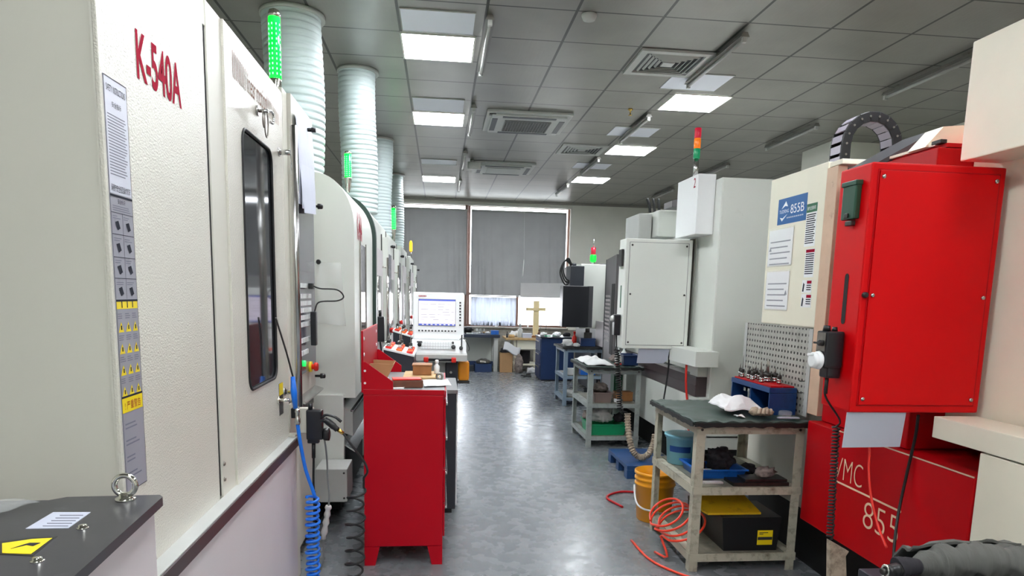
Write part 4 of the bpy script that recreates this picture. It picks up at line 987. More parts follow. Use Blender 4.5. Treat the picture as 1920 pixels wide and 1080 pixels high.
single('bent_wire', 'dark_steel', lambda b: b.sweep(smooth_path([(2.24, 14.25, .915), (2.40, 14.27, 1.2), (2.42, 14.3, 1.05), (2.40, 14.35, .90)], 6) if 0 else smooth_path([(2.10, 14.5, .702), (2.24, 14.5, 1.18), (2.28, 14.5, 1.0), (2.27, 14.5, .85)], 6), .005, 6), 'thin bent wire beside the T-shaped wooden post', 'wire')
single('spray_bottle', 'light_grey', lambda b: (b.lathe((1.68, 14.2, .701), [(.05, 0), (.052, .01), (.052, .16), (.02, .2), (.02, .23), (.028, .232), (.028, .27), (.008, .28)], 16), b.box(1.64, 1.69, 14.18, 14.22, .98, 1.0)), 'grey spray bottle on the cream table in front of the bright pane', 'spray bottle')
# clutter on the end bench, table and sill
R6 = random.Random(11)
def small(kind, x, y, z, m, label, cat, s=1.0, seed=0):
    if kind == 'heap': return single(cat.replace(' ', '_'), m, lambda b: b.blob((x, y, z+.04*s), (.09*s, .07*s, .06*s), seed, .45, 2.2, 3, z+.001), label, cat)
    if kind == 'vise':
        o = thing('bench_vise', label, cat, (x, y, z))
        sub(o, 'base', m, lambda b: b.lathe((x, y, z+.001), [(.07*s, 0), (.07*s, .02), (.045*s, .03), (.045*s, .07*s)], 14))
        sub(o, 'jaw', m, lambda b: (b.box(x-.10*s, x-.02*s, y-.05*s, y+.05*s, z+.075*s, z+.17*s, .008), b.box(x+.02*s, x+.09*s, y-.05*s, y+.05*s, z+.075*s, z+.17*s, .008), b.cyl((x-.1*s, y, z+.1*s), (x+.2*s, y, z+.1*s), .014*s, seg=10)))
        sub(o, 'handle', 'steel', lambda b: b.cyl((x+.19*s, y, z+.02*s), (x+.19*s, y, z+.19*s), .007*s, seg=8)); return o
    if kind == 'box': return single(cat.replace(' ', '_'), m, lambda b: (b.box(x-.1*s, x+.1*s, y-.07*s, y+.07*s, z+.001, z+.09*s, .004), b.box(x-.103*s, x+.103*s, y-.073*s, y+.073*s, z+.09*s, z+.105*s, .003)), label, cat)
    if kind == 'bottle': return single(cat.replace(' ', '_'), m, lambda b: b.lathe((x, y, z+.001), [(.03*s, 0), (.033*s, .006), (.033*s, .1*s), (.012*s, .13*s), (.012*s, .15*s), (.016*s, .152*s), (.016*s, .18*s), (.004*s, .182*s)], 14), label, cat)
    if kind == 'roll': return single(cat.replace(' ', '_'), m, lambda b: b.lathe((x, y, z+.001), [(.05*s, 0), (.06*s, .005), (.06*s, .05*s), (.05*s, .055*s), (.025*s, .055*s), (.025*s, .03*s)], 18), label, cat)
    if kind == 'tool': return single(cat.replace(' ', '_'), m, lambda b: (b.cyl((x-.12*s, y, z+.018), (x+.02*s, y+.03*s, z+.018), .015*s, seg=10), b.cyl((x+.021*s, y+.03*s, z+.018), (x+.16*s, y+.06*s, z+.018), .006*s, seg=8)), label, cat)
    if kind == 'motor':
        return single(cat.replace(' ', '_'), m, lambda b: (b.cyl((x-.1*s, y, z+.085*s), (x+.08*s, y, z+.085*s), .07*s, seg=18), b.box(x-.09*s, x+.07*s, y-.06*s, y+.06*s, z+.001, z+.03*s, .003), b.cyl((x+.08*s, y, z+.085*s), (x+.13*s, y, z+.085*s), .018*s, seg=10)), label, cat)
small('motor', .60, 14.3, .76, 'black', 'black bench grinder on the dark blue bench top', 'bench grinder', .9)
small('heap', .40, 14.3, .76, 'cloth_dark', 'dark rag at the console side of the dark blue bench top', 'rag', .6, 2)
small('vise', .82, 14.3, .76, 'light_grey', 'pale vise in the middle of the dark blue bench top', 'vise', .6)
small('heap', 1.0, 14.2, .76, 'cloth_white', 'white rag heap on the dark blue bench beside the pale vise', 'rag', .55, 4)
small('box', 1.14, 14.1, .76, 'blue_tray', 'bright blue plastic box at the end of the dark blue bench top', 'plastic box', .8)
small('tool', 1.04, 14.5, .76, 'wood_light', 'wooden-handled tool lying behind the bright blue box', 'hand tool', 1.0)
small('tool', .66, 14.02, .76, 'white', 'white rod lying at the front edge of the dark blue bench', 'rod', .9)
small('roll', 1.50, 14.15, .70, 'wood_light', 'round tan tape roll on the cream table', 'tape roll', 1.1)
small('bottle', 1.40, 14.1, .70, 'black', 'small black bottle at the edge of the cream table', 'bottle', .7)
small('heap', 1.60, 14.45, .70, 'paper', 'crumpled white paper on the cream table below the bright pane', 'paper', 1.2, 6)
small('box', 1.82, 14.12, .70, 'paper_grey', 'pale grey box on the cream table in front of the wooden post', 'box', .9)
small('bottle', 2.06, 14.05, .70, 'wood_dark', 'dark brown bottle at the corner of the cream table', 'bottle', 1.0)
small('heap', 1.96, 12.75, .825, 'cloth_white', 'white cloth heap on the dark blue cabinet', 'rag', .75, 8)
small('heap', 2.20, 12.7, .825, 'paper', 'crumpled paper pile on the dark blue cabinet', 'paper', .85, 9)
small('heap', 2.42, 12.85, .825, 'cloth_dark', 'dark cloth heap on the dark blue cabinet beside the grey bench', 'rag', .7, 10)
small('tool', 2.04, 12.52, .825, 'green_crate', 'green-handled brush on the dark blue cabinet', 'brush', .8)
small('heap', 1.25, 15.03, .875, 'cloth_white', 'white rag on the window sill beside the pale half curtain', 'rag', .35, 12)
small('bottle', 1.95, 15.04, .875, 'white', 'tiny white bottle on the window sill', 'bottle', .5)
# floor below the end bench
cb1 = single('cardboard_box', 'cardboard', lambda b: (b.box(1.24, 1.50, 13.85, 14.1, .001, .40, .004)), 'tall brown cardboard box standing on the floor between the end bench and table', 'cardboard box')
single('paper_sheet', 'paper', lambda b: b.sheet(lambda u, v: V((1.29+.34*u+.03*v, 13.80+.02*u-.02*v, .47+.17*v-.13*u+.02*math.sin(u*7))), 8, 6, .004), 'large crumpled white sheet stuck in the tall cardboard box', 'paper')
single('cloth_bundle', 'cloth_dark', lambda b: b.blob((1.36, 13.98, .44), (.10, .08, .07), 15, .5, 2.4, 3, .402), 'dark bundle of cloth stuffed in the tall cardboard box', 'cloth')
single('scrap_bag', 'rag', lambda b: b.blob((1.62, 13.80, .15), (.08, .08, .2), 16, .4, 2.6, 3, .002), 'reddish brown sack of scraps beside the tall cardboard box', 'sack')
single('scrap_bag', 'cloth_white', lambda b: b.blob((1.90, 13.84, .05), (.10, .07, .06), 17, .5, 2.6, 3, .002), 'low pinkish white heap of rags on the floor under the cream table', 'rags')
wb = thing('waste_crate', 'blue crate full of metal offcuts under the dark blue bench', 'crate', (.85, 14.1, 0))
def crt(b):
    x0, x1, y0, y1, h = .72, 1.08, 13.86, 14.17, .17
    b.box(x0, x1, y0, y1, .002, .02)
    for a in (0, 1):
        b.box(x0 if a == 0 else x1-.012, x0+.012 if a == 0 else x1, y0, y1, .02, h); b.box(x0, x1, y0 if a == 0 else y1-.012, y0+.012 if a == 0 else y1, .02, h)
sub(wb, 'crate_body', 'blue_cab', crt)
o = sub(wb, 'offcuts', 'steel_dull', lambda b: b.blob((.90, 14.01, .19), (.13, .11, .06), 21, .5, 4, 3)); o['kind'] = 'stuff'
small('box', .585, 14.05, .0, 'slate', 'dark box on the floor under the dark blue bench beside the crate', 'box', 1.15)
single('stool', 'cloth_dark', lambda b: (b.cyl((1.80, 14.3, .156), (1.80, 14.3, .42), .11, .12, 16)), 'dark round tub on the lower shelf of the cream table', 'tub')
single('floor_cable', 'black_rubber', lambda b: b.sweep(smooth_path([(1.62, 13.3, .012), (1.72, 13.1, .012), (1.80, 13.2, .012), (1.74, 13.45, .012), (1.84, 13.55, .012)], 8), .012, 8), 'black cable curled on the floor in front of the dark blue cabinet', 'cable')
# ================================================================ benches along the red machine's side
def bench(X0, X1, Y0, Y1, zt, shelves, m, label, grp='angle-iron work benches', topm='green_mat', edge='mat_edge', seed=1, th=.022):
    o = thing('workbench', label, 'workbench', ((X0+X1)/2, (Y0+Y1)/2, 0), grp)
    w, t = .052, .006
    for sx in (0, 1):
        for sy in (0, 1):
            x, y = (X0, X1)[sx], (Y0, Y1)[sy]; a, c = (1, -1)[sx], (1, -1)[sy]
            def leg(b, x=x, y=y, a=a, c=c):
                b.box(x, x+a*w, y, y+c*t, 0, zt-.03); b.box(x, x+a*t, y+c*t, y+c*w, 0, zt-.03)
            lg = sub(o, 'leg', m, leg)
            sub(lg, 'bolt', 'dark_steel', lambda b: [b.cyl((x+a*w*.55, y-(c*.001 if sy == 0 else -.001), z), (x+a*w*.55, y-c*.006, z), .008, seg=8) for z in [zt-.05]+[s+.01 for s in shelves]])
    def frame(b):
        b.box(X0+.002, X1-.002, Y0-.003, Y0+.003-.004, zt-.075, zt-.031); b.box(X0+.002, X1-.002, Y1+.001, Y1+.004, zt-.075, zt-.031)
        b.box(X0-.004, X0-.001, Y0, Y1, zt-.075, zt-.031); b.box(X1+.001, X1+.004, Y0, Y1, zt-.075, zt-.031)
    sub(o, 'top_frame', m, frame)
    sub(o, 'top', 'shelf_dirty', lambda b: b.box(X0-.006, X1+.006, Y0-.008, Y1+.006, zt-.029, zt-.018))
    R = random.Random(seed)
    def mat_(u, v):
        x = X0-.03+(X1-X0+.05)*u; y = Y0-.03+(Y1-Y0+.05)*v
        e = min(u, v, 1-u, 1-v)
        return V((x+.008*noise.noise(V((v*9, seed, u))), y+.008*noise.noise(V((u*9, seed, 7+v))), zt+.006*noise.noise(V((u*5, v*5, seed)))+(.010*noise.noise(V((u*14, v*14, seed+3))) if e < .06 else 0)+.002))
    sub(o, 'mat_backing', edge, lambda b: b.box(X0-.03, X1+.02, Y0-.03, Y1+.012, zt-.0175, zt-.013, .002))
    def skirt(b):
        R2 = random.Random(seed+50)
        def strip(p, q, out):
            n = 26; p, q, out = V(p), V(q), V(out)
            pts = [p.lerp(q, i/n)+V((0, 0, -.003)) for i in range(n+1)]+[p.lerp(q, 1-i/n)+V((0, 0, -.024-.010*R2.random())) for i in range(n+1)]
            b.prism(pts, out*.005)
        strip((X0-.03, Y0-.035, zt), (X1+.02, Y0-.035, zt), (0, -1, 0)); strip((X0-.035, Y1+.012, zt), (X0-.035, Y0-.03, zt), (-1, 0, 0))
    sub(o, 'mat_edge', edge, skirt)
    sub(o, 'rubber_mat', topm, lambda b: b.sheet(mat_, 40, 40, .010))
    for z in shelves:
        def shelf(b, z=z):
            b.box(X0+.008, X1-.008, Y0+.008, Y1-.008, z+.012, z+.02)
            b.box(X0-.003, X1+.003, Y0-.009, Y0-.005, z-.022, z+.024) ; b.box(X0-.003, X1+.003, Y1+.005, Y1+.008, z-.022, z+.024)
            b.box(X0-.006, X0-.003, Y0, Y1, z-.022, z+.024); b.box(X1+.003, X1+.006, Y0, Y1, z-.022, z+.024)
        sh = sub(o, 'shelf', m, shelf)
        sub(sh, 'shelf_liner', 'shelf_dirty', lambda b: b.box(X0+.058, X1-.058, Y0+.012, Y1-.012, z+.0205, z+.0235))
    return o
CX0, CX1, CY0, CY1, CZ = 1.475, 2.125, 3.70, 4.46, .905
bench(CX0, CX1, CY0, CY1, CZ, (.49, .085), 'bench_paint', 'cream angle-iron bench with a dark green rubber top, beside the red machine', seed=3)
bench(1.565, 2.13, 6.98, 7.80, .865, (.45, .10), 'bench_grey', 'grey angle-iron bench with oil bottle on top, second from the camera', seed=5)
bench(1.80, 2.40, 9.68, 10.4, .86, (.42, .10), 'bench_blue', 'blue-grey angle-iron bench beside the dark blue cabinet', seed=8, topm='cloth_dark')
# ---- things on the cream bench
zc = CZ+.012
def tray(name, x0, x1, y0, y1, z0, h, m, label, cat, fl=.02, group=None):
    def f(b):
        t = .006
        b.box(x0+fl, x1-fl, y0+fl, y1-fl, z0, z0+.006)
        for (a, c) in (((x0, x0+fl), 0), ((x1, x1-fl), 1)):
            o, i = a; b.prism([(i, y0+fl, z0), (o, y0, z0+h), (o, y1, z0+h), (i, y1-fl, z0)], (t if c == 0 else -t, 0, 0))
        b.prism([(x0+fl, y0+fl, z0), (x0, y0, z0+h), (x1, y0, z0+h), (x1-fl, y0+fl, z0)], (0, t, 0)); b.prism([(x0+fl, y1-fl, z0), (x0, y1, z0+h), (x1, y1, z0+h), (x1-fl, y1-fl, z0)], (0, -t, 0))
        b.box(x0-.008, x0, y0-.008, y1+.008, z0+h-.008, z0+h); b.box(x1, x1+.008, y0-.008, y1+.008, z0+h-.008, z0+h); b.box(x0, x1, y0-.008, y0, z0+h-.008, z0+h); b.box(x0, x1, y1, y1+.008, z0+h-.008, z0+h)
    return single(name, m, f, label, cat, group)
rk = thing('tool_rack', 'dark blue open-fronted steel rack holding tooling on its red-lined top', 'tool rack', (2.0, 4.1, zc))
KX0, KX1, KY0, KY1, KZ = 1.962, 2.135, 3.84, 4.38, 1.085
def rack(b):
    b.box(KX0, KX1, KY0, KY1, KZ-.035, KZ-.004, .003); b.box(KX0+.004, KX1, KY0, KY0+.012, zc, KZ-.036); b.box(KX0+.004, KX1, KY1-.012, KY1, zc, KZ-.036)
    b.box(KX1-.012, KX1, KY0+.013, KY1-.013, zc, KZ-.036); b.box(KX0+.004, KX1, KY0+.25, KY0+.26, zc, KZ-.036)
sub(rk, 'rack_body', 'blue_rack', rack)
sub(rk, 'socket_strip', 'red_dark', lambda b: [b.box(KX0+.012+.078*k, KX0+.082+.078*k, KY0+.01, KY1-.02, KZ-.0035, KZ+.006, .003) for k in range(2)])
zr = KZ+.007; nh = 0
HL = ['at the near corner', 'in the first pair', 'tallest near the front', 'squat and bright', 'behind the tallest', 'in the middle row', 'with a slim cutter', 'beside the slim one', 'with a wide nut', 'close to the perforated board', 'at the back row', 'at the far end', 'last of the far pair', 'farthest of all']
for k, (x, y, s, l) in enumerate(((2.06, 3.95, .9, .02), (1.95, 4.02, 1.0, .03), (2.03, 4.06, 1.5, .075), (2.09, 4.05, 1.4, .03), (2.02, 4.14, 1.3, .06), (1.94, 4.13, .9, .04), (2.08, 4.15, 1.1, .08), (1.95, 4.20, .8, .05), (2.03, 4.225, 1.1, .03), (2.09, 4.24, 1.0, .045), (1.94, 4.28, .8, .09), (2.05, 4.30, .9, .03), (1.96, 4.345, .7, .03))):
    x = 1.99+(x-1.94)*.72
    o = thing('tool_holder', 'steel collet holder on the dark blue rack, ' + HL[k], 'tool holder', (x, y, zr), 'steel tool holders on the dark blue rack'); tool_holder_parts(o, x, y, zr, s, l)
for k, (y, lb) in enumerate(((4.16, 'nearer'), (4.22, 'farther'))):
    single('hex_bracket', 'steel', lambda b: (b.box(2.02, 2.04, y, y+.03, zc+.001, zc+.09, .003), b.box(1.99, 2.04, y, y+.03, zc+.091, zc+.115, .003)), 'shiny angled steel clamp inside the dark blue rack, %s of two' % lb, 'clamp')
single('small_jar', 'plastic_clear', lambda b: b.lathe((2.045, 3.79, zc), [(.036, 0), (.038, .004), (.038, .03), (.034, .034)], 20), 'shallow clear jar in front of the dark blue rack', 'jar')
single('small_dish', 'paper_grey', lambda b: b.box(1.97, 2.10, 3.72, 3.745, zc, zc+.008, .002), 'thin pale plate lying on the bench edge below the dark blue rack', 'plate')
def rag1(u, v):
    x = 1.70+.235*u+.02*(v-.5); y = 3.835+.30*v
    d = min(1, 3.4*min(u+.08, 1.08-u, (v+.05)*1.1, (1.05-v)*1.1, .30))
    return V((x, y, zc+.020+.082*d*(1-.25*v)+.03*noise.noise(V((u*3.1, v*3.1, 9)))*(1 if d > .3 else .3)))
single('white_rag', 'cloth_white', lambda b: b.sheet(rag1, 22, 22, .008, False), 'white cloth draped over a heap on the green rubber bench top', 'cloth')
single('work_glove', 'glove', lambda b: (b.blob((1.915, 3.775, zc+.030), (.045, .022, .022), 31, .5, 3, 3, zc+.006), b.blob((1.855, 3.785, zc+.03), (.03, .02, .024), 32, .5, 3, 3, zc+.006), [b.sweep(smooth_path([(1.905+.012*k, 3.775, zc+.04), (1.87+.02*k, 3.755-.004*k, zc+.045), (1.855+.024*k, 3.735, zc+.022)], 5), .0105, 8) for k in range(4)]), 'dirty tan work glove crumpled in front of the white cloth', 'glove')
single('white_scrap', 'cloth_white', lambda b: b.sheet(lambda u, v: V((1.735+.05*u, 3.76+.05*v, zc+.006+.006*math.sin(u*5+v*3))), 6, 6, .003), 'little white paper scrap at the edge of the green mat', 'paper')
# ---- middle shelf of the cream bench
zs = .49+.0245
pb = thing('plastic_pail', 'light blue lidded plastic pail on the middle shelf of the cream bench', 'pail', (1.60, 4.30, zs))
px_, py_ = 1.61, 4.29
sub(pb, 'bucket', 'blue_pail', lambda b: b.lathe((px_, py_, zs), [(.088, 0), (.092, .004), (.104, .17), (.11, .172), (.11, .182)], 32))
sub(pb, 'lid', 'blue_pail', lambda b: b.lathe((px_, py_, zs+.1825), [(.115, 0), (.117, .003), (.117, .012), (.11, .016), (.09, .012)], 32))
def lab(b):
    r0, r1 = .0975, .1005; n = 14; a0, a1 = math.radians(200), math.radians(285)
    ra = [[V((px_+math.cos(a)*r, py_+math.sin(a)*r, zs+z)) for (r, z) in ((r0+.0005, .085), (r1+.0005, .125))] for a in [a0+(a1-a0)*i/n for i in range(n+1)]]
    for i in range(n): b.quad(ra[i][0], ra[i+1][0], ra[i+1][1], ra[i][1])
sub(pb, 'label_band', 'blue', lab)
tray('plastic_tray', 1.555, 1.87, 3.865, 4.15, zs, .06, 'blue_tray', 'blue plastic tray on the middle shelf in front of the light blue pail', 'tray')
single('oily_rag', 'cloth_dark', lambda b: b.blob((1.76, 4.02, zs+.088), (.078, .078, .07), 41, .45, 2.2, 4, zs+.012), 'heap of dark oily rags in the blue plastic tray', 'rags')
single('small_vise', 'dark_steel', lambda b: (b.box(1.605, 1.65, 3.97, 4.03, zs+.0085, zs+.08, .006), b.cyl((1.60, 4.0, zs+.10), (1.66, 4.0, zs+.10), .02, seg=12), b.box(1.615, 1.64, 3.98, 4.02, zs+.08, zs+.13, .004)), 'dark steel clamp at the corner of the blue tray', 'clamp')
single('cardboard_strip', 'white', lambda b: b.box(1.60, 1.67, 3.90, 3.935, zs+.0085, zs+.05, .002), 'white block in the corner of the blue tray', 'block')
for k, (x0, x1, y0, y1, h) in enumerate(((1.74, 2.075, 3.72, 4.3, .022),)):
    single('steel_plate', 'dark_steel', lambda b: b.box(1.72, 2.065, 3.715, 3.85, zs, zs+.02, .002), 'wide dark steel plate lying in front of the blue tray on the middle shelf', 'steel plate')
single('steel_bar', 'dark_steel', lambda b: b.box(1.80, 2.06, 3.73, 3.845, zs+.0205, zs+.036, .002), 'long dark steel bar stacked on the steel plate', 'steel bar')
single('shop_rag', 'rag', lambda b: b.blob((1.945, 3.79, zs+.064), (.055, .035, .032), 44, .5, 2.5, 3, zs+.037), 'greyish shop rag on top of the long steel bar', 'rag')
single('shop_rag', 'cloth_dark', lambda b: b.blob((1.945, 4.0, zs+.03), (.04, .06, .03), 47, .5, 2.5, 3, zs+.001), 'small dark rag on the middle shelf between the blue tray and the machine', 'rag')
single('flat_box', 'bag', lambda b: b.box(1.56, 1.68, 3.76, 3.80, zs, zs+.012, .003), 'thin pale strip at the open edge of the middle shelf', 'strip')
# ---- lower shelf of the cream bench
zl = .085+.0245
tb2 = thing('tool_case', 'black plastic case with a dirty yellow lid on the bottom shelf of the cream bench', 'tool case', (1.83, 3.95, zl))
sub(tb2, 'case_body', 'black', lambda b: b.prism([(1.70, 3.74, zl), (2.03, 3.74, zl), (2.05, 3.74, zl+.205), (1.68, 3.74, zl+.205)], (0, .33, 0)))
sub(tb2, 'lid', 'yellow_dirty', lambda b: b.prism([(1.575, 3.80, zl+.225), (1.60, 3.765, zl+.215), (1.93, 3.765, zl+.215), (1.86, 4.16, zl+.345), (1.60, 4.13, zl+.335), (1.555, 3.95, zl+.28)], (0, 0, .012)))
tk = sub(tb2, 'label_plate', 'yellow', lambda b: b.box(1.905, 2.0, 3.7375, 3.7395, zl+.035, zl+.125))
sub(tk, 'label_print', 'ink', lambda b: (b.box(1.907, 1.998, 3.7365, 3.7373, zl+.066, zl+.084), [b.box(1.915, 1.94+.03*k, 3.7365, 3.7373, zl+.1+k*.009, zl+.104+k*.009) for k in range(2)]))
single('black_tub', 'black', lambda b: b.prism([(1.70, 4.09, zl), (2.05, 4.09, zl), (2.06, 4.09, zl+.17), (1.68, 4.09, zl+.17)], (0, .22, 0)), 'second black box behind the yellow-lidded case on the bottom shelf', 'box')
single('glass_bottle', 'plastic_clear', lambda b: b.lathe((1.545, 3.94, zl), [(.03, 0), (.031, .05), (.012, .08), (.012, .1)], 14), 'small clear bottle on the bottom shelf beside the coiled red hose', 'bottle')
# yellow-orange pail and coiled red hose on the floor beside the bench
yp = thing('plastic_pail', 'orange-yellow ribbed bucket with a white handle on the floor behind the cream bench', 'bucket', (1.56, 4.75, 0))
yx, yy = 1.565, 4.66
sub(yp, 'bucket', 'yellow_pail', lambda b: b.lathe((yx, yy, .0), [(.118, 0), (.122, .006), (.138, .26), (.146, .262), (.146, .275), (.139, .278), (.140, .30), (.148, .302), (.148, .315), (.141, .318), (.142, .34), (.150, .342), (.150, .36), (.140, .362), (.132, .25), (.115, .012)], 36))
sub(yp, 'bail_handle', 'white', lambda b: b.sweep(smooth_path([(yx-.148, yy+.02, .25), (yx-.16, yy-.08, .16), (yx-.125, yy-.135, .12), (yx-.02, yy-.16, .10)], 6), .007, 8))
def hosecoil(b):
    pts = []
    R = random.Random(3)
    for k in range(4):
        for i in range(24):
            a = 2*PI*i/24 + PI + .1*k
            pts.append(V((1.485+.035*math.cos(k)+(.128-.008*k)*math.cos(a)*(1-.15*(k % 2)), 3.98+.03*k+(.21-.012*k)*math.sin(a), .19+.018*k+.07*math.cos(a))))
    pts = smooth_path([(1.36, 3.98, .015), (1.40, 3.86, .03)]+[tuple(p) for p in pts[::2]], 3)
    b.sweep(pts, .0075, 8)
single('air_hose', 'orange_hose', hosecoil, 'coil of orange-red air hose hanging over the bottom shelf of the cream bench', 'air hose')
single('hose_end', 'orange_hose', lambda b: b.sweep(smooth_path([(1.27, 4.2, .01), (1.30, 3.85, .01), (1.45, 3.6, .01), (1.62, 3.54, .01)], 8), .0075, 8), 'loose end of orange-red hose lying on the floor below the bench', 'air hose')
single('floor_hose', 'red_dark', lambda b: b.sweep(smooth_path([(1.40, 4.9, .012), (1.34, 5.15, .012), (1.5, 5.3, .012), (1.7, 5.25, .012)], 8), .009, 8), 'dark red hose curled on the floor behind the orange-yellow bucket', 'hose')
# blue pallet with a grey spiral hose standing in it
def pallet(b):
    x0, x1, y0, y1 = 1.66, 2.12, 5.72, 6.40
    b.box(x0, x1, y0, y1, .085, .12, .004)
    for xx in (x0, x0+.18, x1-.1):
        for yy2 in (y0, y0+.29, y1-.1): b.box(xx, xx+.1, yy2, yy2+.1, .0, .0845, .006)
tag(sub(None, 'pallet', 'blue_pallet', pallet), 'small blue plastic pallet on the floor under the white electric box', 'pallet')
sh = smooth_path([(1.725, 6.02, .54), (1.73, 6.0, .42), (1.74, 5.96, .30), (1.77, 5.92, .20), (1.83, 5.90, .155), (1.90, 5.90, .18), (1.95, 5.92, .27), (1.97, 5.94, .36)], 28)
single('spiral_hose', 'glove', lambda b: b.sweep(sh, [.030*(1 if i % 6 < 3 else .78) for i in range(len(sh))], 14), 'grey ribbed conduit bent in a U above the blue pallet', 'conduit')
# ---- things on and in the grey bench (second)
zB = .873
def wavy(x0, x1, y0, y1, z, hgt, sd): return lambda u, v: V((x0+(x1-x0)*u, y0+(y1-y0)*v, z+.008+hgt*max(0, 1-((u-.5)**2+(v-.5)**2)*3.2)*(.6+.5*noise.noise(V((u*4, v*4, sd))))))
single('white_rag', 'cloth_white', lambda b: b.sheet(wavy(1.56, 1.84, 7.02, 7.4, zB, .085, 51), 16, 16, .006), 'crumpled white cloth on the grey bench beside the oil bottle', 'cloth')
single('white_rag', 'cloth_white', lambda b: b.sheet(wavy(1.56, 1.84, 7.42, 7.75, zB, .07, 53), 16, 16, .006), 'second crumpled white cloth at the far edge of the grey bench', 'cloth')
ob = thing('oil_bottle', 'clear squeeze bottle with a pointed nozzle and red base on the grey bench', 'oil bottle', (1.90, 7.1, zB))
sub(ob, 'bottle', 'bag', lambda b: b.lathe((1.90, 7.08, zB+.002), [(.035, 0), (.037, .005), (.037, .08), (.02, .11)], 16))
sub(ob, 'nozzle', 'white', lambda b: b.lathe((1.90, 7.08, zB+.113), [(.018, 0), (.018, .015), (.009, .02), (.003, .09)], 12))
sub(ob, 'liquid_band', 'red_bright', lambda b: b.lathe((1.90, 7.08, zB+.004), [(.0376, 0), (.0376, .02)], 16))
bx = tray('parts_box', 1.95, 2.12, 7.05, 7.3, zB+.002, .11, 'blue_cab', 'dark blue parts box on the grey bench beside the oil bottle', 'parts box', .01)
small('bottle', 2.06, 7.45, zB, 'white', 'white bottle behind the dark blue parts box on the grey bench', 'bottle', 1.0)
small('heap', 1.98, 7.5, zB, 'rag', 'pinkish rag on the grey bench behind the oil bottle', 'rag', .7, 55)
zb = .45+.0245
tray('plastic_tub', 1.64, 1.84, 7.02, 7.3, zb, .11, 'mauve', 'mauve plastic tub with scraps on the middle shelf of the grey bench', 'tub', .015)
single('scrap_heap', 'rag', lambda b: b.blob((1.74, 7.16, zb+.15), (.07, .09, .05), 61, .5, 2.4, 3, zb+.112), 'pale rags heaped in the mauve tub', 'rags')
small('heap', 1.905, 7.06, zb, 'cloth_white', 'white knotted cloth beside the mauve tub', 'rag', .42, 63)
small('box', 2.0, 7.2, zb, 'wood', 'orange-brown box on the middle shelf of the grey bench', 'box', .95)
single('box_upright', 'green_label', lambda b: b.box(1.96, 2.06, 7.45, 7.6, zb, zb+.25, .004), 'dark green carton at the back of the middle shelf of the grey bench', 'carton')
zb2 = .10+.0245
tray('green_crate', 1.60, 2.0, 7.0, 7.45, zb2, .12, 'green_crate', 'green plastic crate on the bottom shelf of the grey bench', 'crate', .02)
single('plastic_bag', 'bag', lambda b: b.blob((1.76, 7.20, zb2+.20), (.11, .11, .09), 65, .5, 2.0, 4, zb2+.122), 'large pale plastic bag stuffed in the green crate', 'plastic bag')
single('oily_rag', 'cloth_dark', lambda b: b.blob((1.965, 7.18, zb2+.16), (.045, .07, .05), 66, .5, 2.4, 3, zb2+.122), 'dark rag heap in the green crate beside the pale bag', 'rags')
single('oily_rag', 'rag', lambda b: b.blob((1.63, 7.34, zb2+.16), (.035, .06, .05), 67, .5, 2.4, 3, zb2+.122), 'pinkish rags spilling over the edge of the green crate', 'rags')
single('grey_drum', 'light_grey', lambda b: b.lathe((2.05, 7.55, zb2), [(.055, 0), (.06, .01), (.06, .26), (.05, .28)], 20), 'grey canister on the bottom shelf of the grey bench', 'canister')
# ---- things on the blue-grey bench (third)
zA = .868
tag(single('tool_block', 'dark_steel', lambda b: (b.box(2.10, 2.22, 9.80, 9.90, zA+.117, zA+.20, .006), b.cyl((2.16, 9.85, zA+.2), (2.16, 9.85, zA+.26), .035, seg=14)), 'x', 'x'), 'dark steel fixture on top of the navy box below the black electric box', 'fixture')
small('box', 2.16, 9.85, zA, 'blue_cab', 'navy box at the machine side of the blue-grey bench', 'box', 1.1)
small('heap', 2.2, 10.14, zA, 'rag', 'brown rag heap behind the navy box on the blue-grey bench', 'rag', 1.0, 70)
small('bottle', 2.01, 10.05, zA, 'red_bright', 'red and white bottle on the blue-grey bench', 'bottle', 1.1)
small('heap', 1.87, 9.8, zA, 'cloth_white', 'white rag at the corner of the blue-grey bench', 'rag', .8, 72)
small('heap', 1.98, 9.74, zA, 'cloth_white', 'small white tissue at the front of the blue-grey bench', 'tissue', .5, 73)
small('roll', 1.93, 10.15, zA, 'paper', 'white roll on the blue-grey bench in front of the window', 'paper roll', 1.3)
zA1 = .42+.0245
small('box', 1.93, 9.82, zA1, 'white', 'white box on the middle shelf of the blue-grey bench', 'box', .9)
small('box', 2.18, 9.86, zA1, 'blue_tray', 'bright blue box on the middle shelf of the blue-grey bench', 'box', 1.1)
small('heap', 2.2, 10.14, zA1, 'wood', 'orange-brown heap behind the bright blue box', 'rags', 1.2, 76)
small('heap', 1.92, 9.84, .1245, 'cloth_white', 'white cloth bundle on the bottom shelf of the blue-grey bench', 'rag', 1.0, 78)
small('box', 2.24, 9.9, .1245, 'slate', 'dark box on the bottom shelf of the blue-grey bench', 'box', 1.0)

single('hanging_coupler', 'steel', lambda b: b.lathe(U(1408, 852, Y=4.82), [(.008, 0), (.012, .004), (.012, .03), (.008, .036), (.011, .05), (.011, .075), (.006, .08), (.005, .14)], 12), 'shiny steel hose coupler hanging behind the cream bench', 'hose coupler')
single('hanging_hose', 'red_bright', lambda b: b.sweep(smooth_path([U(1408, 858, Y=4.82), U(1409, 880, Y=4.82), U(1406, 930, Y=4.83), U(1400, 1000, Y=4.84)], 6), .006, 8), 'short red hose below the steel coupler behind the cream bench', 'air hose')
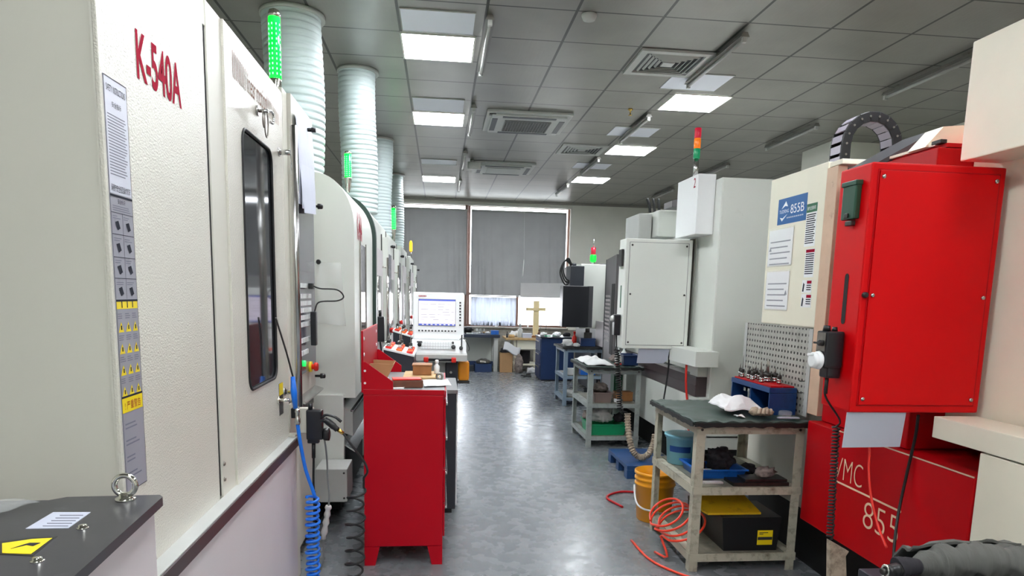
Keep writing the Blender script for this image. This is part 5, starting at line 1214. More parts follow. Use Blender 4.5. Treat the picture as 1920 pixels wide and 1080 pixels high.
# ================================================================ the red and cream machining centre
r1 = thing('machining_center', 'red and cream machining centre with large pale lettering on its red base', 'cnc machine', (3.0, 3.3, 0), 'vertical machining centres along the bench row')
RXF = 2.10
sub(r1, 'base', 'red_dark', lambda b: b.box(RXF, 4.2, 2.40, 3.63, .345, .925, .006))
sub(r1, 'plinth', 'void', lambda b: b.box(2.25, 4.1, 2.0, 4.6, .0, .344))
sub(r1, 'base_seam', 'cream_pink', lambda b: b.obox((RXF-.0015, 2.86, .927), (.0015, 0, 0), (0, .46, 0), (0, 0, .003)))
sub(r1, 'front_panel', 'red_dark', lambda b: b.box(2.16, 2.9, 2.885, 3.60, .93, 2.28, .006))
sub(r1, 'end_base', 'cream_warm', lambda b: b.box(2.105, 4.2, 1.6, 2.395, .0, 1.03, .006))
sub(r1, 'end_column', 'cream_smooth', lambda b: b.box(2.30, 3.7, 1.6, 2.28, 1.031, 2.55, .01))
sub(r1, 'control_arm', 'cream_warm', lambda b: b.box(2.10, 2.299, 1.7, 2.655, 1.036, 1.128, .004))
sub(r1, 'overhead_box', 'cream_warm', lambda b: b.box(2.15, 2.34, 2.30, 2.735, 2.19, 2.66, .006))
cb_ = sub(r1, 'electric_box', 'red', lambda b: b.box(1.712, 2.295, 2.65, 2.87, 1.142, 2.157, .008))
sub(cb_, 'back_cover', 'red', lambda b: b.box(1.745, 2.262, 2.643, 2.6495, 1.175, 2.125, .003))
sub(cb_, 'cover_edge', 'red_dark', lambda b: [b.box(1.738, 2.269, 2.6475, 2.6495, z, z+.004) for z in (1.170, 2.126)] + [b.box(x, x+.004, 2.6475, 2.6495, 1.170, 2.13) for x in (1.738, 2.265)])
each(cb_, 'screw', 'steel', [(x, z) for x in (1.76, 2.25) for z in (1.20, 1.63, 2.10)], lambda b, p: b.lathe((p[0], 2.643, p[1]), [(.009, 0), (.008, .004), (.002, .005)], 12, (0, -1, 0)))
sub(cb_, 'lock_knob', 'black', lambda b: b.lathe((1.728, 2.65, 1.63), [(.012, 0), (.012, .012), (.008, .016)], 14, (0, -1, 0)))
pc = sub(cb_, 'port_cover', 'green_box', lambda b: (b.box(1.685, 1.7115, 2.705, 2.80, 1.94, 2.09, .006), b.box(1.680, 1.7115, 2.70, 2.805, 2.075, 2.095, .004)))
sub(pc, 'latch', 'dark_steel', lambda b: (b.box(1.692, 1.7115, 2.73, 2.775, 1.915, 1.935, .003), b.box(1.678, 1.685, 2.74, 2.765, 1.945, 1.965, .003)))
def slot(b):
    pts = arc((1.7115, 2.755, 1.705), .014, 0, PI, 8, (0, 1, 0), (0, 0, 1))+arc((1.7115, 2.755, 1.52), .014, PI, 2*PI, 8, (0, 1, 0), (0, 0, 1))
    b.prism(pts, (-.0008, 0, 0))
sub(cb_, 'grip_slot', 'void', slot)
# cream sliding door with signs
sub(r1, 'door', 'cream_warm', lambda b: b.box(2.15, 2.19, 3.735, 4.40, 1.448, 2.375, .008))
sub(r1, 'door_edge', 'cream_pink', lambda b: b.box(2.145, 2.20, 3.625, 3.733, .95, 2.335, .004))
sub(r1, 'door_cap', 'cream_warm', lambda b: b.box(2.15, 2.5, 3.60, 3.72, 2.337, 2.365, .004))
sub(r1, 'guard', 'cream_smooth', lambda b: (b.box(2.21, 4.0, 3.64, 4.62, .345, 1.0), b.box(2.4, 4.0, 3.64, 4.62, 1.0, 2.2)))
DP = Plane2((2.15, 4.40, 1.448), (0, -1, 0), (0, 0, 1))
DN = Plane2((2.1485, 4.40, 1.448), (0, -1, 0), (0, 0, 1))
def puv(px, py):
    q = U(px, py, X=2.15); return 4.40-q.y, q.z-1.448
def quadrect(pts):
    us = [puv(*p) for p in pts]; return min(u for u, v in us), max(u for u, v in us), sum(us[i][1] for i in (0, 1))/2, sum(us[i][1] for i in (2, 3))/2
u0, u1, va, vb = quadrect([(1459, 423), (1511, 412), (1461, 375), (1514, 361)])
sg2 = sub(r1, 'name_sign', 'blue_sign', lambda b: DP.slab(b, u0, u1, va, vb, .0015))
W, H = u1-u0, vb-va
def arrows(b):
    b.quad(DP.p(u0+W*.13, va+H*.60, .002), DP.p(u0+W*.28, va+H*.88, .002), DP.p(u0+W*.36, va+H*.66, .002), DP.p(u0+W*.26, va+H*.70, .002))
    b.quad(DP.p(u0+W*.09, va+H*.28, .002), DP.p(u0+W*.17, va+H*.12, .002), DP.p(u0+W*.36, va+H*.38, .002), DP.p(u0+W*.19, va+H*.24, .002))
sub(sg2, 'sign_arrow', 'ink_white', arrows)
text('TUOFENG', W*.34, H*.13, DP.p(u0+W*.06, va+H*.43), DP.r, DP.u, 'ink_white', 'sign_name', sg2, .002)
text('855B', W*.46, H*.34, DP.p(u0+W*.46, va+H*.36), DP.r, DP.u, 'ink_white', 'sign_number', sg2, .002)
sub(sg2, 'sign_line', 'paper_grey', lambda b: [DP.rect(b, u0+W*(.34+.065*k), u0+W*(.39+.065*k), va+H*.20, va+H*.25, .002) for k in range(9)])
a0, a1, v0, v1 = quadrect([(1509, 462), (1527, 462), (1514, 384), (1534, 378)])
ins = sub(r1, 'instruction_label', 'white', lambda b: DP.slab(b, a0, a1, v0, v1, .0012))
sub(ins, 'label_head', 'green_label', lambda b: DP.rect(b, a0, a1, v1-.05, v1, .0016))
text('操作注意事项', (a1-a0)*.8, .022, DP.p(a0+.008, v1-.037), DP.r, DP.u, 'ink_white', 'label_title', ins, .002)
sub(ins, 'label_print', 'ink', lambda b: [DP.rect(b, a0+.006, a1-.008-.02*((k*7) % 3)/3, v1-.066-.0125*k, v1-.060-.0125*k, .0016) for k in range(int((v1-v0-.07)/.0125))])
for k, (pts, nm) in enumerate((([(1507, 520), (1524, 520), (1513, 468), (1529, 464)], 'a'), ([(1503, 549), (1520, 549), (1507, 526), (1523, 524)], 'b'), ([(1501, 576), (1519, 577), (1504, 552), (1522, 551)], 'c'))):
    c0_, c1_, d0_, d1_ = quadrect(pts)
    wl2 = sub(r1, 'warning_label', 'white', lambda b: DP.slab(b, c0_, c1_, d0_, d1_, .0012))
    sub(wl2, 'label_head', 'ink_red', lambda b: DP.rect(b, c0_+(c1_-c0_)*(.05 if k == 0 else .5), c1_-.003, d1_-.022, d1_-.004, .0016))
    sub(wl2, 'label_print', 'ink', lambda b: [DP.rect(b, c0_+(.006 if k == 0 else (c1_-c0_)*.48), c1_-.006, d1_-.034-.0125*j, d1_-.028-.0125*j, .0016) for j in range(max(1, int((d1_-d0_-.03)/.0125)))])
    if k: sub(wl2, 'label_pictogram', 'ink', lambda b: b.quad(DP.p(c0_+.006, d0_+.008, .0017), DP.p(c0_+.022, d0_+.006, .0017), DP.p(c0_+.028, d0_+.05, .0017), DP.p(c0_+.014, d0_+.06, .0017)))
# two plastic sleeves with notices
for k, (pts, lb) in enumerate((([(1439, 502), (1485, 498), (1445, 430), (1489, 424)], 'upper notice in a clear plastic sleeve below the blue sign'), ([(1434, 582), (1477, 582), (1439, 510), (1482, 503)], 'lower notice in a clear plastic sleeve, under the first one'))):
    e0_, e1_, f0_, f1_ = quadrect(pts)
    t = thing('notice', lb, 'notice', (2.14, 4.2, f0_+1.448), 'notices on the cream door')
    sub(t, 'paper', 'paper', lambda b: DN.slab(b, e0_+.008, e1_-.008, f0_+.008, f1_-.01, .004))
    sub(t, 'sleeve', 'plastic_clear', lambda b: b.prism([DN.p(e0_, f0_, .0048), DN.p(e1_, f0_, .0048), DN.p(e1_, f1_, .0048), DN.p(e0_, f1_, .0048)], DN.n*.001))
    sub(t, 'print', 'ink_soft', lambda b: ([DN.rect(b, e0_+.03, e1_-.03-.03*(j % 2), f1_-.09-.035*j, f1_-.082-.035*j, .0044) for j in range(5)], DN.tri(b, (e1_-.035) if k else (e0_+.035), f0_+.10, .035, .0044)))
# perforated board
def pegmat():
    m = mat('peg_board', (168, 168, 160), .45, var=.05, dirt=(118, 116, 104), dscale=9, dlo=.5, dhi=.8); N, L = m.node_tree.nodes, m.node_tree.links
    b = N['Principled BSDF']; src = b.inputs['Base Color'].links[0].from_socket
    tc = N.new('ShaderNodeTexCoord'); sp = N.new('ShaderNodeSeparateXYZ'); L.new(tc.outputs['Object'], sp.inputs[0])
    def ax(o, pitch):
        a = N.new('ShaderNodeMath'); a.operation = 'MULTIPLY'; a.inputs[1].default_value = 1/pitch; L.new(o, a.inputs[0])
        f = N.new('ShaderNodeMath'); f.operation = 'FRACT'; L.new(a.outputs[0], f.inputs[0])
        s = N.new('ShaderNodeMath'); s.operation = 'SUBTRACT'; s.inputs[1].default_value = .5; L.new(f.outputs[0], s.inputs[0])
        q = N.new('ShaderNodeMath'); q.operation = 'MULTIPLY'; L.new(s.outputs[0], q.inputs[0]); L.new(s.outputs[0], q.inputs[1]); return q.outputs[0]
    ad = N.new('ShaderNodeMath'); ad.operation = 'ADD'; L.new(ax(sp.outputs['Y'], .038), ad.inputs[0]); L.new(ax(sp.outputs['Z'], .038), ad.inputs[1])
    lt = N.new('ShaderNodeMath'); lt.operation = 'LESS_THAN'; lt.inputs[1].default_value = .05; L.new(ad.outputs[0], lt.inputs[0])
    mx = N.new('ShaderNodeMix'); mx.data_type = 'RGBA'; mx.inputs[7].default_value = rgb((52, 52, 50)); L.new(src, mx.inputs[6]); L.new(lt.outputs[0], mx.inputs[0]); L.new(mx.outputs[2], b.inputs['Base Color'])
    return m
pg = thing('perforated_board', 'grey perforated steel board standing behind the dark blue rack', 'pegboard', (2.17, 4.2, .92))
sub(pg, 'board', pegmat(), lambda b: b.box(2.150, 2.156, 3.745, 4.62, .925, 1.44, .002))
each(pg, 'board_edge', 'light_grey', (3.738, 4.585), lambda b, y: b.box(2.145, 2.149, y, y+.04, .925, 1.44))
sub(pg, 'hook', 'dark_steel', lambda b: [b.sweep([(2.150, y, z), (2.12, y, z), (2.112, y, z+.02)], .003, 6) for y, z in ((3.795, 1.13), (3.80, 1.06))])
sub(pg, 'stand_foot', 'light_grey', lambda b: [b.box(2.16, 2.20, y, y+.04, 0, 1.3) for y in (3.70, 4.56)] if 0 else [b.box(2.157, 2.20, y, y+.035, 1.0015, 1.4) for y in (3.80, 4.52)])
# top of the red machine: rear hood, cable chain, covers
sub(r1, 'rear_cover', 'red_dark', lambda b: b.box(2.20, 3.2, 2.885, 3.60, 2.281, 2.30, .003))
sub(r1, 'side_column', 'cream_warm', lambda b: b.box(2.33, 2.9, 2.29, 2.88, 1.0, 2.62, .006))
sub(r1, 'slide_cover', 'dark_grey', lambda b: b.prism([U(1646, 304, Y=3.25), U(1769, 237, Y=3.25), U(1812, 235, Y=3.25), U(1812, 304, Y=3.25)], (0, .30, 0)))
sub(r1, 'head_cover', 'cream_warm', lambda b: b.prism([U(1734, 276, Y=2.98), U(1770, 237, Y=2.98), U(1840, 233, Y=2.98), U(1840, 276, Y=2.98)], (0, .12, 0)))
sub(r1, 'cover_lip', 'cream_warm', lambda b: b.obox((2.195, 3.14, 2.303), (.012, 0, 0), (0, .20, 0), (0, 0, .006)))
sub(r1, 'cover_catch', 'black', lambda b: b.box(2.18, 2.21, 2.90, 2.96, 2.301, 2.318, .003))
cc = sub(r1, 'cable_chain', 'black', lambda b: None or chain_links(b, 0))if 0 else None
def chain_path():
    c = V((2.44, 3.86, 2.49)); r = .155
    pts = [V((c.x-r, c.y, 2.25+.0)), V((c.x-r, c.y, 2.36)), V((c.x-r, c.y, 2.43))]
    pts += arc(c, r, PI, 0, 9, (1, 0, 0), (0, 0, 1)) + [V((c.x+r+.005, c.y, 2.42)), V((c.x+r+.012, c.y, 2.33)), V((c.x+r+.015, c.y, 2.25))]
    return pts
def chain_links(b):
    P = chain_path()
    for i in range(len(P)-1):
        a, c = P[i], P[i+1]; t = (c-a); L_ = t.length; t.normalize(); n = t.cross(V((0, 1, 0)))
        for s in (-1, 1): b.obox((a+c)/2+V((0, s*.055, 0)), t*(L_*.56), n*.028, V((0, .006, 0)), .004)
        b.obox((a+c)/2, t*(L_*.2), n*.012, V((0, .052, 0)))
cc = sub(r1, 'cable_chain', 'black', chain_links)
def chain_plates(b):
    P = chain_path()
    for i in range(len(P)-1):
        a, c = P[i], P[i+1]; t = (c-a); L_ = t.length; t.normalize(); n = t.cross(V((0, 1, 0)))
        for s in (-1, 1): b.obox((a+c)/2+n*(.026*s), t*(L_*.36), n*.003, V((0, .049, 0)))
sub(cc, 'cross_plate', 'chain_plate', chain_plates)
def chain_pins(b):
    P = chain_path()
    for p in P: b.cyl(p+V((0, -.0615, 0)), p+V((0, -.065, 0)), .006, seg=10)
sub(cc, 'pin', 'steel_dull', chain_pins)
sub(r1, 'chain_tray', 'dark_grey', lambda b: b.box(2.24, 2.72, 3.74, 3.98, 2.205, 2.248))
# handheld pulse generator on the red box, its coiled cord
hg = thing('handwheel_pendant', 'black pulse pendant with a white handwheel hung on the side of the red electric box', 'machine pendant', (1.67, 2.75, .5))
q0, q1 = U(1549, 612, Y=2.72), U(1585, 700, Y=2.72)
hx0, hx1, hz0, hz1 = 1.625, 1.705, 1.305, 1.475
sub(hg, 'pendant_body', 'black_satin', lambda b: (b.box(hx0, hx1, 2.72, 2.80, hz0+.015, hz1, .008), b.box(hx0+.02, hx1, 2.725, 2.795, hz0-.03, hz0+.02, .01)))
sub(hg, 'face_plate', 'steel_dull', lambda b: b.box(hx0-.002, hx0-.0005, 2.728, 2.792, hz0+.085, hz1-.006))
sub(hg, 'handwheel', 'white', lambda b: b.lathe((hx0, 2.76, hz0+.045), [(.036, 0), (.040, .004), (.038, .014), (.030, .016), (.034, .02), (.034, .034), (.026, .038)], 26, (-1, 0, 0)))
sub(hg, 'wheel_grip', 'white', lambda b: b.cyl((hx0-.038, 2.75, hz0+.07), (hx0-.062, 2.75, hz0+.07), .006, seg=10))
sub(hg, 'selector', 'black', lambda b: (b.lathe((hx0, 2.745, hz1-.05), [(.013, 0), (.013, .02), (.008, .024)], 14, (-1, 0, 0)), b.box(hx0-.03, hx0-.024, 2.72, 2.77, hz1-.054, hz1-.046)))
each(hg, 'top_knob', 'black', ((.02, .017, .024), (.056, .013, .018)), lambda b, k: b.cyl((hx0+k[0], 2.76, hz1), (hx0+k[0], 2.76, hz1+k[2]), k[1], k[1]*.75, 14))
cc_top = V((1.665, 2.76, hz0-.03))
cx_ = U(1568, 800, Y=2.77); cy_ = U(1556, 1010, Y=2.77)
hc = helix((cx_.x, 2.77, cx_.z), (cy_.x, 2.77, cy_.z), .013, 34, 10, .15)
sub(hg, 'cord', 'black_rubber', lambda b: (b.sweep(smooth_path([cc_top, cc_top+V((.0, 0, -.08)), (cx_.x+.013, 2.77, cx_.z+.03), hc[0]], 6)+hc[1:], .0042, 6), b.sweep([cc_top+V((0, 0, .005)), cc_top+V((0, 0, -.07))], .008, 8)))
single('cord_wrap', 'glove', lambda b: b.prism([(1.635, 2.76, .30), (1.70, 2.76, .30), (1.705, 2.76, .40), (1.675, 2.76, .415), (1.64, 2.76, .44)], (0, .035, 0)) if 0 else b.prism([U(1556, 1100, Y=2.79), U(1588, 1100, Y=2.79), U(1586, 1043, Y=2.79), U(1592, 1034, Y=2.79), U(1557, 1014, Y=2.79)], (0, .03, 0)), 'tan cloth sleeve wrapped round the lower end of the coiled cord by the red base', 'cloth sleeve')
# paper under the red box, hoses behind it
single('paper_sheet', 'paper_grey', lambda b: b.sheet(lambda u, v: V((1.715+.268*u+.004*v, 2.70+.008*math.sin(u*3), .985+.155*v)) , 8, 5, .002) if 0 else b.prism([(1.708, 2.66, 1.1405), (1.975, 2.66, 1.1405), (1.985, 2.69, .985), (1.720, 2.69, .982)], (0, .002, 0)), 'white sheet hanging below the red electric box', 'sheet')
hq = [U(1630, 838, Y=2.72), U(1629, 880, Y=2.70), U(1633, 930, Y=2.66), U(1646, 985, Y=2.6), U(1662, 1026, Y=2.5)]
single('air_hose', 'red_bright', lambda b: b.sweep(smooth_path([hq[0]+V((0, .06, .16))]+hq, 8), .0052, 8), 'thin red air hose hanging in front of the red base lettering', 'air hose')
kq = [U(1722, 778, Y=2.72), U(1716, 820, Y=2.74), U(1700, 890, Y=2.76), U(1685, 960, Y=2.74), U(1677, 1022, Y=2.66), U(1674, 1080, Y=2.60)]
single('power_cable', 'black_rubber', lambda b: b.sweep(smooth_path(kq, 8), .0065, 8), 'black cable dropping from the red electric box beside the pale lettering', 'cable')
# pale lettering on the red base
BP = Plane2((RXF, 3.63, .345), (0, -1, 0), (0, 0, 1))
text('VMC', .24, .115, BP.p(.30, .335), BP.r, BP.u, 'ink_tan', 'lettering_upper', r1, .002, -.018)
text('855', .26, .13, BP.p(.575, .155), BP.r, BP.u, 'ink_tan', 'lettering_lower', r1, .002, -.015)
sub(r1, 'lettering_line', 'ink_tan', lambda b: BP.rect(b, .30, .84, .309, .319, .002))
sub(r1, 'base_screw', 'steel', lambda b: b.lathe((RXF, 2.44, .46), [(.006, 0), (.004, .003)], 8, (-1, 0, 0)))
# ================================================================ the white machining centre
r2 = thing('machining_center', 'tall white machining centre behind the cream bench, with a white electric box', 'cnc machine', (3.0, 6.6, 0), 'vertical machining centres along the bench row')
sub(r2, 'end_column', 'white_paint', lambda b: b.box(2.30, 3.9, 5.57, 6.17, .40, 2.59, .006))
sub(r2, 'column_trim', 'white_paint', lambda b: (b.box(2.31, 3.88, 5.565, 5.569, .42, 2.57), b.box(2.292, 2.299, 6.05, 6.17, 1.0, 2.59)))
sub(r2, 'base', 'white_paint', lambda b: b.box(2.20, 4.1, 5.80, 8.3, .30, .755, .006))
sub(r2, 'base_rail', 'ledge_trim', lambda b: (b.box(2.20, 2.299, 5.62, 8.3, .757, .93, .004), b.box(2.195, 2.1995, 5.62, 8.3, .85, .856)))
sub(r2, 'column_foot', 'white_paint', lambda b: b.box(2.21, 4.0, 5.57, 5.79, .30, .755, .004))
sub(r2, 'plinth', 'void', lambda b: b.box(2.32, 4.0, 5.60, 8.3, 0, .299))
sub(r2, 'control_arm', 'white_paint', lambda b: b.box(2.10, 2.299, 5.4, 6.05, 1.036, 1.165, .004))
sub(r2, 'arm_cover', 'white_paint', lambda b: b.box(2.21, 2.299, 5.62, 5.80, .931, 1.035, .003))
obx = sub(r2, 'overhead_box', 'white', lambda b: b.box(2.145, 2.299, 5.70, 6.20, 2.14, 2.635, .004))
text('2', .045, .08, (2.145, 5.80, 2.53), (0, -1, 0), (0, 0, 1), 'ink_red', 'number_mark', obx, .002)
sub(r2, 'body', 'white_paint', lambda b: (b.box(2.32, 3.9, 6.18, 8.3, .94, 2.2, .01), b.box(2.15, 3.6, 6.75, 7.9, 2.201, 2.46, .012)))
def frt(b):
    for k in range(2):
        y0 = 7.02+.38*k
        b.box(2.135, 2.149, y0, y0+.34, 2.22, 2.44, .006)
sub(r2, 'upper_door', 'lilac_white', frt)
sub(r2, 'column_cover', 'louver_grey', lambda b: b.prism([(2.20, 6.5, 2.461), (2.60, 6.5, 2.461), (2.60, 6.5, 2.63), (2.20, 6.5, 2.52)], (0, .24, 0)))
sub(r2, 'head', 'light_grey', lambda b: b.box(2.0, 2.134, 6.9, 7.4, 2.17, 2.44, .008))
eb2 = sub(r2, 'electric_box', 'white_paint', lambda b: b.box(1.635, 2.245, 6.0, 6.22, 1.138, 2.112, .008))
sub(eb2, 'back_cover', 'white_paint', lambda b: b.box(1.672, 2.206, 5.994, 5.9995, 1.172, 2.078, .002))
sub(eb2, 'cover_edge', 'mid_grey', lambda b: [b.box(1.668, 2.21, 5.9975, 5.9995, z, z+.004) for z in (1.168, 2.078)] + [b.box(x, x+.004, 5.9975, 5.9995, 1.17, 2.08) for x in (1.667, 2.207)])
each(eb2, 'screw', 'dark_steel', [(x, z) for x in (1.69, 2.188) for z in (1.195, 1.625, 2.055)], lambda b, p: b.lathe((p[0], 5.994, p[1]), [(.009, 0), (.008, .004), (.002, .005)], 10, (0, -1, 0)))
sub(eb2, 'port_cover', 'black', lambda b: b.box(1.610, 1.634, 6.05, 6.15, 1.87, 2.02, .006))
sub(eb2, 'hinge_post', 'steel_dull', lambda b: b.cyl((2.272, 6.1, 1.166), (2.272, 6.1, 2.13), .022, seg=14))
sub(eb2, 'panel_slot', 'green_label', lambda b: b.box(1.632, 1.6345, 6.09, 6.12, 1.50, 1.70))
tw2 = sub(r2, 'signal_tower', 'steel', lambda b: b.cyl((2.21, 5.95, 2.635), (2.21, 5.95, 2.80), .022, seg=14), 'unlit red, amber and green stacked lamp')
for k, (mn, nm) in enumerate((('lamp_green', 'green_lens'), ('lamp_amber', 'amber_lens'), ('lamp_red', 'red_lens'))):
    sub(tw2, nm, mn, lambda b: b.lathe((2.21, 5.95, 2.801+k*.086), [(.027, 0), (.029, .004), (.029, .08), (.027, .084)], 18))
sub(r2, 'vent_stub', 'black_rubber', lambda b: [b.sweep(smooth_path([(2.14+.05*k, 7.0, 2.461), (2.13+.05*k, 7.0, 2.54), (2.11+.06*k, 7.02, 2.60)], 5), .014, 8) for k in range(3)])
hg2 = thing('handwheel_pendant', 'dark pulse pendant hung on the side of the white electric box', 'machine pendant', (1.6, 6.1, .5))
sub(hg2, 'pendant_body', 'black_satin', lambda b: b.box(1.575, 1.632, 6.06, 6.14, 1.25, 1.44, .008))
sub(hg2, 'handwheel', 'light_grey', lambda b: b.lathe((1.575, 6.1, 1.40), [(.03, 0), (.032, .01), (.02, .03)], 18, (-1, 0, 0)))
sub(hg2, 'cord', 'black_rubber', lambda b: b.sweep([(1.61, 6.1, 1.25), (1.615, 6.1, 1.15)]+helix((1.62, 6.1, 1.12), (1.67, 6.08, .56), .022, 26, 10, .2)+[V((1.725, 6.03, .545))], .006, 6))
single('paper_sheet', 'paper_grey', lambda b: b.prism([(1.80, 6.02, 1.136), (2.09, 6.02, 1.136), (2.085, 6.05, 1.03), (2.05, 6.06, 1.0), (1.80, 6.06, 1.0)], (0, .002, 0)), 'white sheet hanging below the white electric box', 'sheet')
hq2 = [(2.13, 5.68, 1.03), (2.13, 5.66, .85), (2.15, 5.62, .60), (2.165, 5.6, .30), (2.17, 5.55, .012)]
single('air_hose', 'red_bright', lambda b: b.sweep(smooth_path(hq2, 8), .010, 8), 'thick red air hose hanging beside the white arm behind the cream bench', 'air hose')
single('power_cable', 'black_rubber', lambda b: b.sweep(smooth_path([(2.13, 6.16, 1.13), (2.13, 6.14, .95), (2.06, 6.04, .62), (1.98, 5.94, .40)], 8), .008, 8), 'black cable running down from the white electric box to the conduit', 'cable')
# dark open door with louvres, behind the white box
ld = thing('open_machine_door', 'dark grey louvred machine door standing open beyond the white electric box', 'machine door', (2.1, 8.5, .1))
LD0, LD1 = U(1137, 487, Y=8.75), U(1166, 478, Y=8.05)
dx0 = V((2.16, 8.85, 0)); dx1 = V((2.06, 7.95, 0)); dd_ = (dx1-dx0).normalized(); dn = V((-dd_.y, dd_.x, 0))
dn = -dn if dn.x > 0 else dn
sub(ld, 'panel', 'louver_grey', lambda b: b.prism([dx0+V((0, 0, .02)), dx1+V((0, 0, .02)), dx1+V((0, 0, 2.09)), dx0+V((0, 0, 2.07))], dn*-.03))
DL = Plane2(dx0, dd_, (0, 0, 1))
def louv(b):
    for c_ in range(4):
        for r_ in range(12):
            b.obox(dx0+dd_*(.14+.11*c_)+V((0, 0, 1.05+.05*r_))+dn*.004, dd_*.022, V((0, 0, .014))+dn*.004, dn*.004)
sub(ld, 'louvre_slat', 'lilac_white', louv)
sub(ld, 'window_pane', 'void', lambda b: b.prism([dx0+dd_*.62+V((0, 0, .9))+dn*.001, dx0+dd_*.88+V((0, 0, .9))+dn*.001, dx0+dd_*.88+V((0, 0, 1.75))+dn*.001, dx0+dd_*.62+V((0, 0, 1.75))+dn*.001], dn*.004))
sub(ld, 'edge_strip', 'dark_grey', lambda b: b.prism([dx0+V((0, 0, .02))+dn*.001, dx0+dd_*.03+V((0, 0, .02))+dn*.001, dx0+dd_*.03+V((0, 0, 2.07))+dn*.001, dx0+V((0, 0, 2.07))+dn*.001], dn*.006))
# ================================================================ the grey and white machine at the far end
r3 = thing('machining_center', 'pale machining centre at the far end of the bench row, with a black electric box', 'cnc machine', (3.0, 10.5, 0), 'vertical machining centres along the bench row')
sub(r3, 'end_column', 'white_paint', lambda b: b.box(2.05, 3.4, 9.95, 10.6, 1.12, 2.06, .01))
sub(r3, 'side_cover', 'light_grey', lambda b: b.prism([(2.46, 9.30, 1.2), (2.56, 9.30, 1.2), (2.56, 9.30, 2.03), (2.43, 9.30, 2.03)], (0, .60, 0)))
sub(r3, 'upper_box', 'lilac_white', lambda b: b.box(1.92, 2.049, 10.2, 10.6, 1.72, 2.03, .01))
sub(r3, 'base', 'mid_grey', lambda b: b.box(2.46, 3.6, 9.0, 9.94, .03, 1.25, .01))
sub(r3, 'base_panel', 'lilac_white', lambda b: b.box(2.30, 2.459, 9.45, 9.94, .88, 1.24, .006))
sub(r3, 'body', 'dark_grey', lambda b: b.box(2.50, 3.8, 10.61, 12.4, .05, 2.1, .01))
sub(r3, 'spindle_head', 'slate', lambda b: (b.box(1.86, 2.06, 9.75, 10.1, 1.735, 2.02, .006), b.cyl((1.92, 9.9, 2.02), (1.92, 9.9, 2.06), .05, seg=16)))
sub(r3, 'hose_bundle', 'black_rubber', lambda b: [b.sweep(smooth_path([(1.90, 9.85, 2.02), (1.83-.02*k, 9.83, 2.13-.02*k), (1.76-.02*k, 9.82, 2.0-.04*k), (1.80, 9.82, 1.85-.05*k), (1.87, 9.83, 1.80)], 6), .011, 8) for k in range(3)])
bb = sub(r3, 'electric_box', 'black_satin', lambda b: b.box(1.715, 2.09, 9.5, 9.74, 1.155, 1.735, .008))
sub(bb, 'side_cover', 'dark_grey', lambda b: b.box(2.091, 2.15, 9.52, 9.74, 1.155, 1.735, .004))
sub(r3, 'box_arm', 'white_paint', lambda b: (b.box(2.151, 2.199, 9.6, 10.1, 1.3, 1.42, .004), b.box(1.76, 1.80, 9.6, 9.64, .90, 1.154), b.box(1.72, 1.84, 9.58, 9.66, .887, .90)) if 0 else b.box(2.151, 2.199, 9.6, 9.949, 1.3, 1.42, .004))
tw3 = sub(r3, 'signal_tower', 'steel', lambda b: b.cyl((2.27, 10.15, 2.06), (2.27, 10.15, 2.10), .03, seg=12), 'stacked lamp lit green below red')
sub(tw3, 'green_lens', 'led_green', lambda b: b.lathe((2.27, 10.15, 2.101), [(.036, 0), (.048, .02), (.048, .09), (.038, .105)], 16))
sub(tw3, 'red_lens', 'lamp_red', lambda b: b.lathe((2.27, 10.15, 2.207), [(.036, 0), (.036, .105)], 14))
sub(tw3, 'pole', 'steel', lambda b: b.cyl((2.27, 10.15, 2.313), (2.27, 10.15, 2.44), .010, seg=8))
# ================================================================ jacket and hand tool on a stool at the lower edge
st = thing('work_stool', 'low dark stool carrying a grey work jacket beside the red base', 'stool', (1.75, 2.0, 0))
sub(st, 'seat', 'slate', lambda b: b.box(1.47, 2.06, 1.72, 2.14, .645, .675, .006))
for x in (1.49, 1.99):
    for y in (1.75, 2.07): sub(st, 'leg', 'dark_steel', lambda b: b.box(x, x+.035, y, y+.035, 0, .644, .003))
jk = thing('work_jacket', 'grey work jacket with a gathered cuff lying along the lower edge of the view', 'jacket', (1.72, 2.0, .69))
def sleeve_b(b):
    path = smooth_path([(1.575, 1.99, .742), (1.62, 2.0, .745), (1.70, 2.0, .752), (1.80, 1.99, .757), (1.92, 1.97, .756), (2.02, 1.95, .75)], 10)
    n = len(path); rad = []
    for i in range(n):
        f = i/(n-1); rad.append(.026+.028*min(1, f*3)+(.005*math.sin(i*2.2) if f < .2 else .004*math.sin(i*1.3)+.003*math.sin(i*.45)))
    path = smooth_path(path[::3], 8); rad = [rad[min(n-1, int(i*n/len(path)))] for i in range(len(path))]
    b.sweep(path, rad, 36)
    for v in b.b.verts:
        c = v.co; k = min(1, max(0, (c.x-1.58)*12))
        a = noise.noise(V((c.x*16+c.z*20, c.y*18-c.x*9, c.z*26)))
        f = math.sin((c.x*1.0+c.z*1.5-c.y*.8)*46+3*noise.noise(c*9))
        v.co += V((0, .4, 1))*(k*(.006*a+.0045*f*abs(f)))
sub(jk, 'sleeve', 'cloth_grey', sleeve_b)
sub(jk, 'cuff', 'cloth_dark', lambda b: b.sweep(smooth_path([(1.50, 1.985, .738), (1.53, 1.985, .744), (1.574, 1.988, .742)], 8), [.036, .038, .036, .037, .035, .036, .034, .033, .031, .032, .030, .030, .029, .028, .027, .027, .026], 18))
def flap(u, v):
    x = 1.59+.40*u; y = 2.04+.10*v
    return V((x, y, .70+.105*(1-v)**.5*(.9+.12*math.sin(u*3.1))+.022*noise.noise(V((u*5, v*3, 2)))))
sub(jk, 'collar', 'cloth_grey', lambda b: b.sheet(flap, 18, 8, .01))
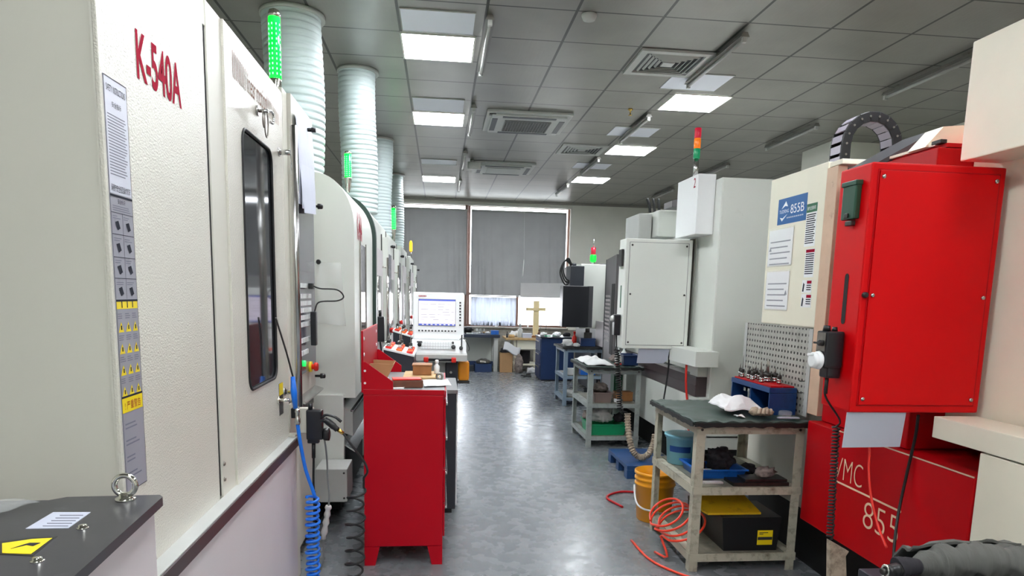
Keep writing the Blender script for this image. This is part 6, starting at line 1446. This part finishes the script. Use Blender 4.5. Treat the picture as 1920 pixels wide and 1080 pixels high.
sub(jk, 'body', 'cloth_grey', lambda b: b.blob((1.90, 2.05, .735), (.15, .07, .055), 81, .25, 2, 4, .677))
at_ = thing('air_tool', 'black hand tool with a bright steel ring at the end of the grey sleeve', 'hand tool', (1.46, 1.97, .69))
sub(at_, 'handle', 'black', lambda b: b.sweep(smooth_path([(1.455, 1.965, .735), (1.475, 1.965, .742), (1.497, 1.965, .736)], 6), [.022+.002*math.sin(i) for i in range(13)], 14))
sub(at_, 'ring', 'chrome', lambda b: b.sweep([V((1.445-.006*math.cos(a), 1.965-.010*math.cos(a), .738+.020*math.sin(a)))+V((0, .018*math.cos(a), 0)) for a in [2*PI*i/24 for i in range(24)]], .005, 8, close=True))
sub(at_, 'nozzle', 'dark_steel', lambda b: b.lathe((1.446, 1.965, .738), [(.012, 0), (.012, .012), (.008, .016)], 14, (-1, 0, 0)))
# ================================================================ light, world, camera
wd = bpy.data.worlds.new('daylight'); bpy.context.scene.world = wd; wd.use_nodes = True
N, L = wd.node_tree.nodes, wd.node_tree.links
bg = N['Background']; sky = N.new('ShaderNodeTexSky'); sky.sky_type = 'HOSEK_WILKIE'; sky.turbidity = 6; sky.sun_direction = V((.4, -.5, .75)).normalized()
hs = N.new('ShaderNodeHueSaturation'); hs.inputs['Saturation'].default_value = .25
L.new(sky.outputs['Color'], hs.inputs['Color']); L.new(hs.outputs['Color'], bg.inputs['Color']); bg.inputs['Strength'].default_value = 26.0
S('exterior_ground', 'light_grey', lambda b: b.box(-30, 30, YB+.3, 60, -1.2, -1.0))
cam = bpy.data.cameras.new('camera'); co = bpy.data.objects.new('camera', cam); C.objects.link(co)
cam.sensor_width = 36; cam.lens = FPX/1920*36; cam.shift_y = (PY-540)/1920; cam.shift_x = 0; cam.clip_start = .05; cam.clip_end = 200
co.matrix_world = Matrix((AR, -AD, -AF)).transposed().to_4x4(); co.location = (0, 0, EYE)
sc = bpy.context.scene; sc.camera = co
sc.view_settings.view_transform = 'Standard'; sc.view_settings.look = 'None'; sc.view_settings.gamma = 1; sc.view_settings.use_curve_mapping = False
sc.view_settings.exposure = 1.6
sc.cycles.use_denoising = True
sc.cycles.max_bounces = 8
sc.cycles.sample_clamp_indirect = 6
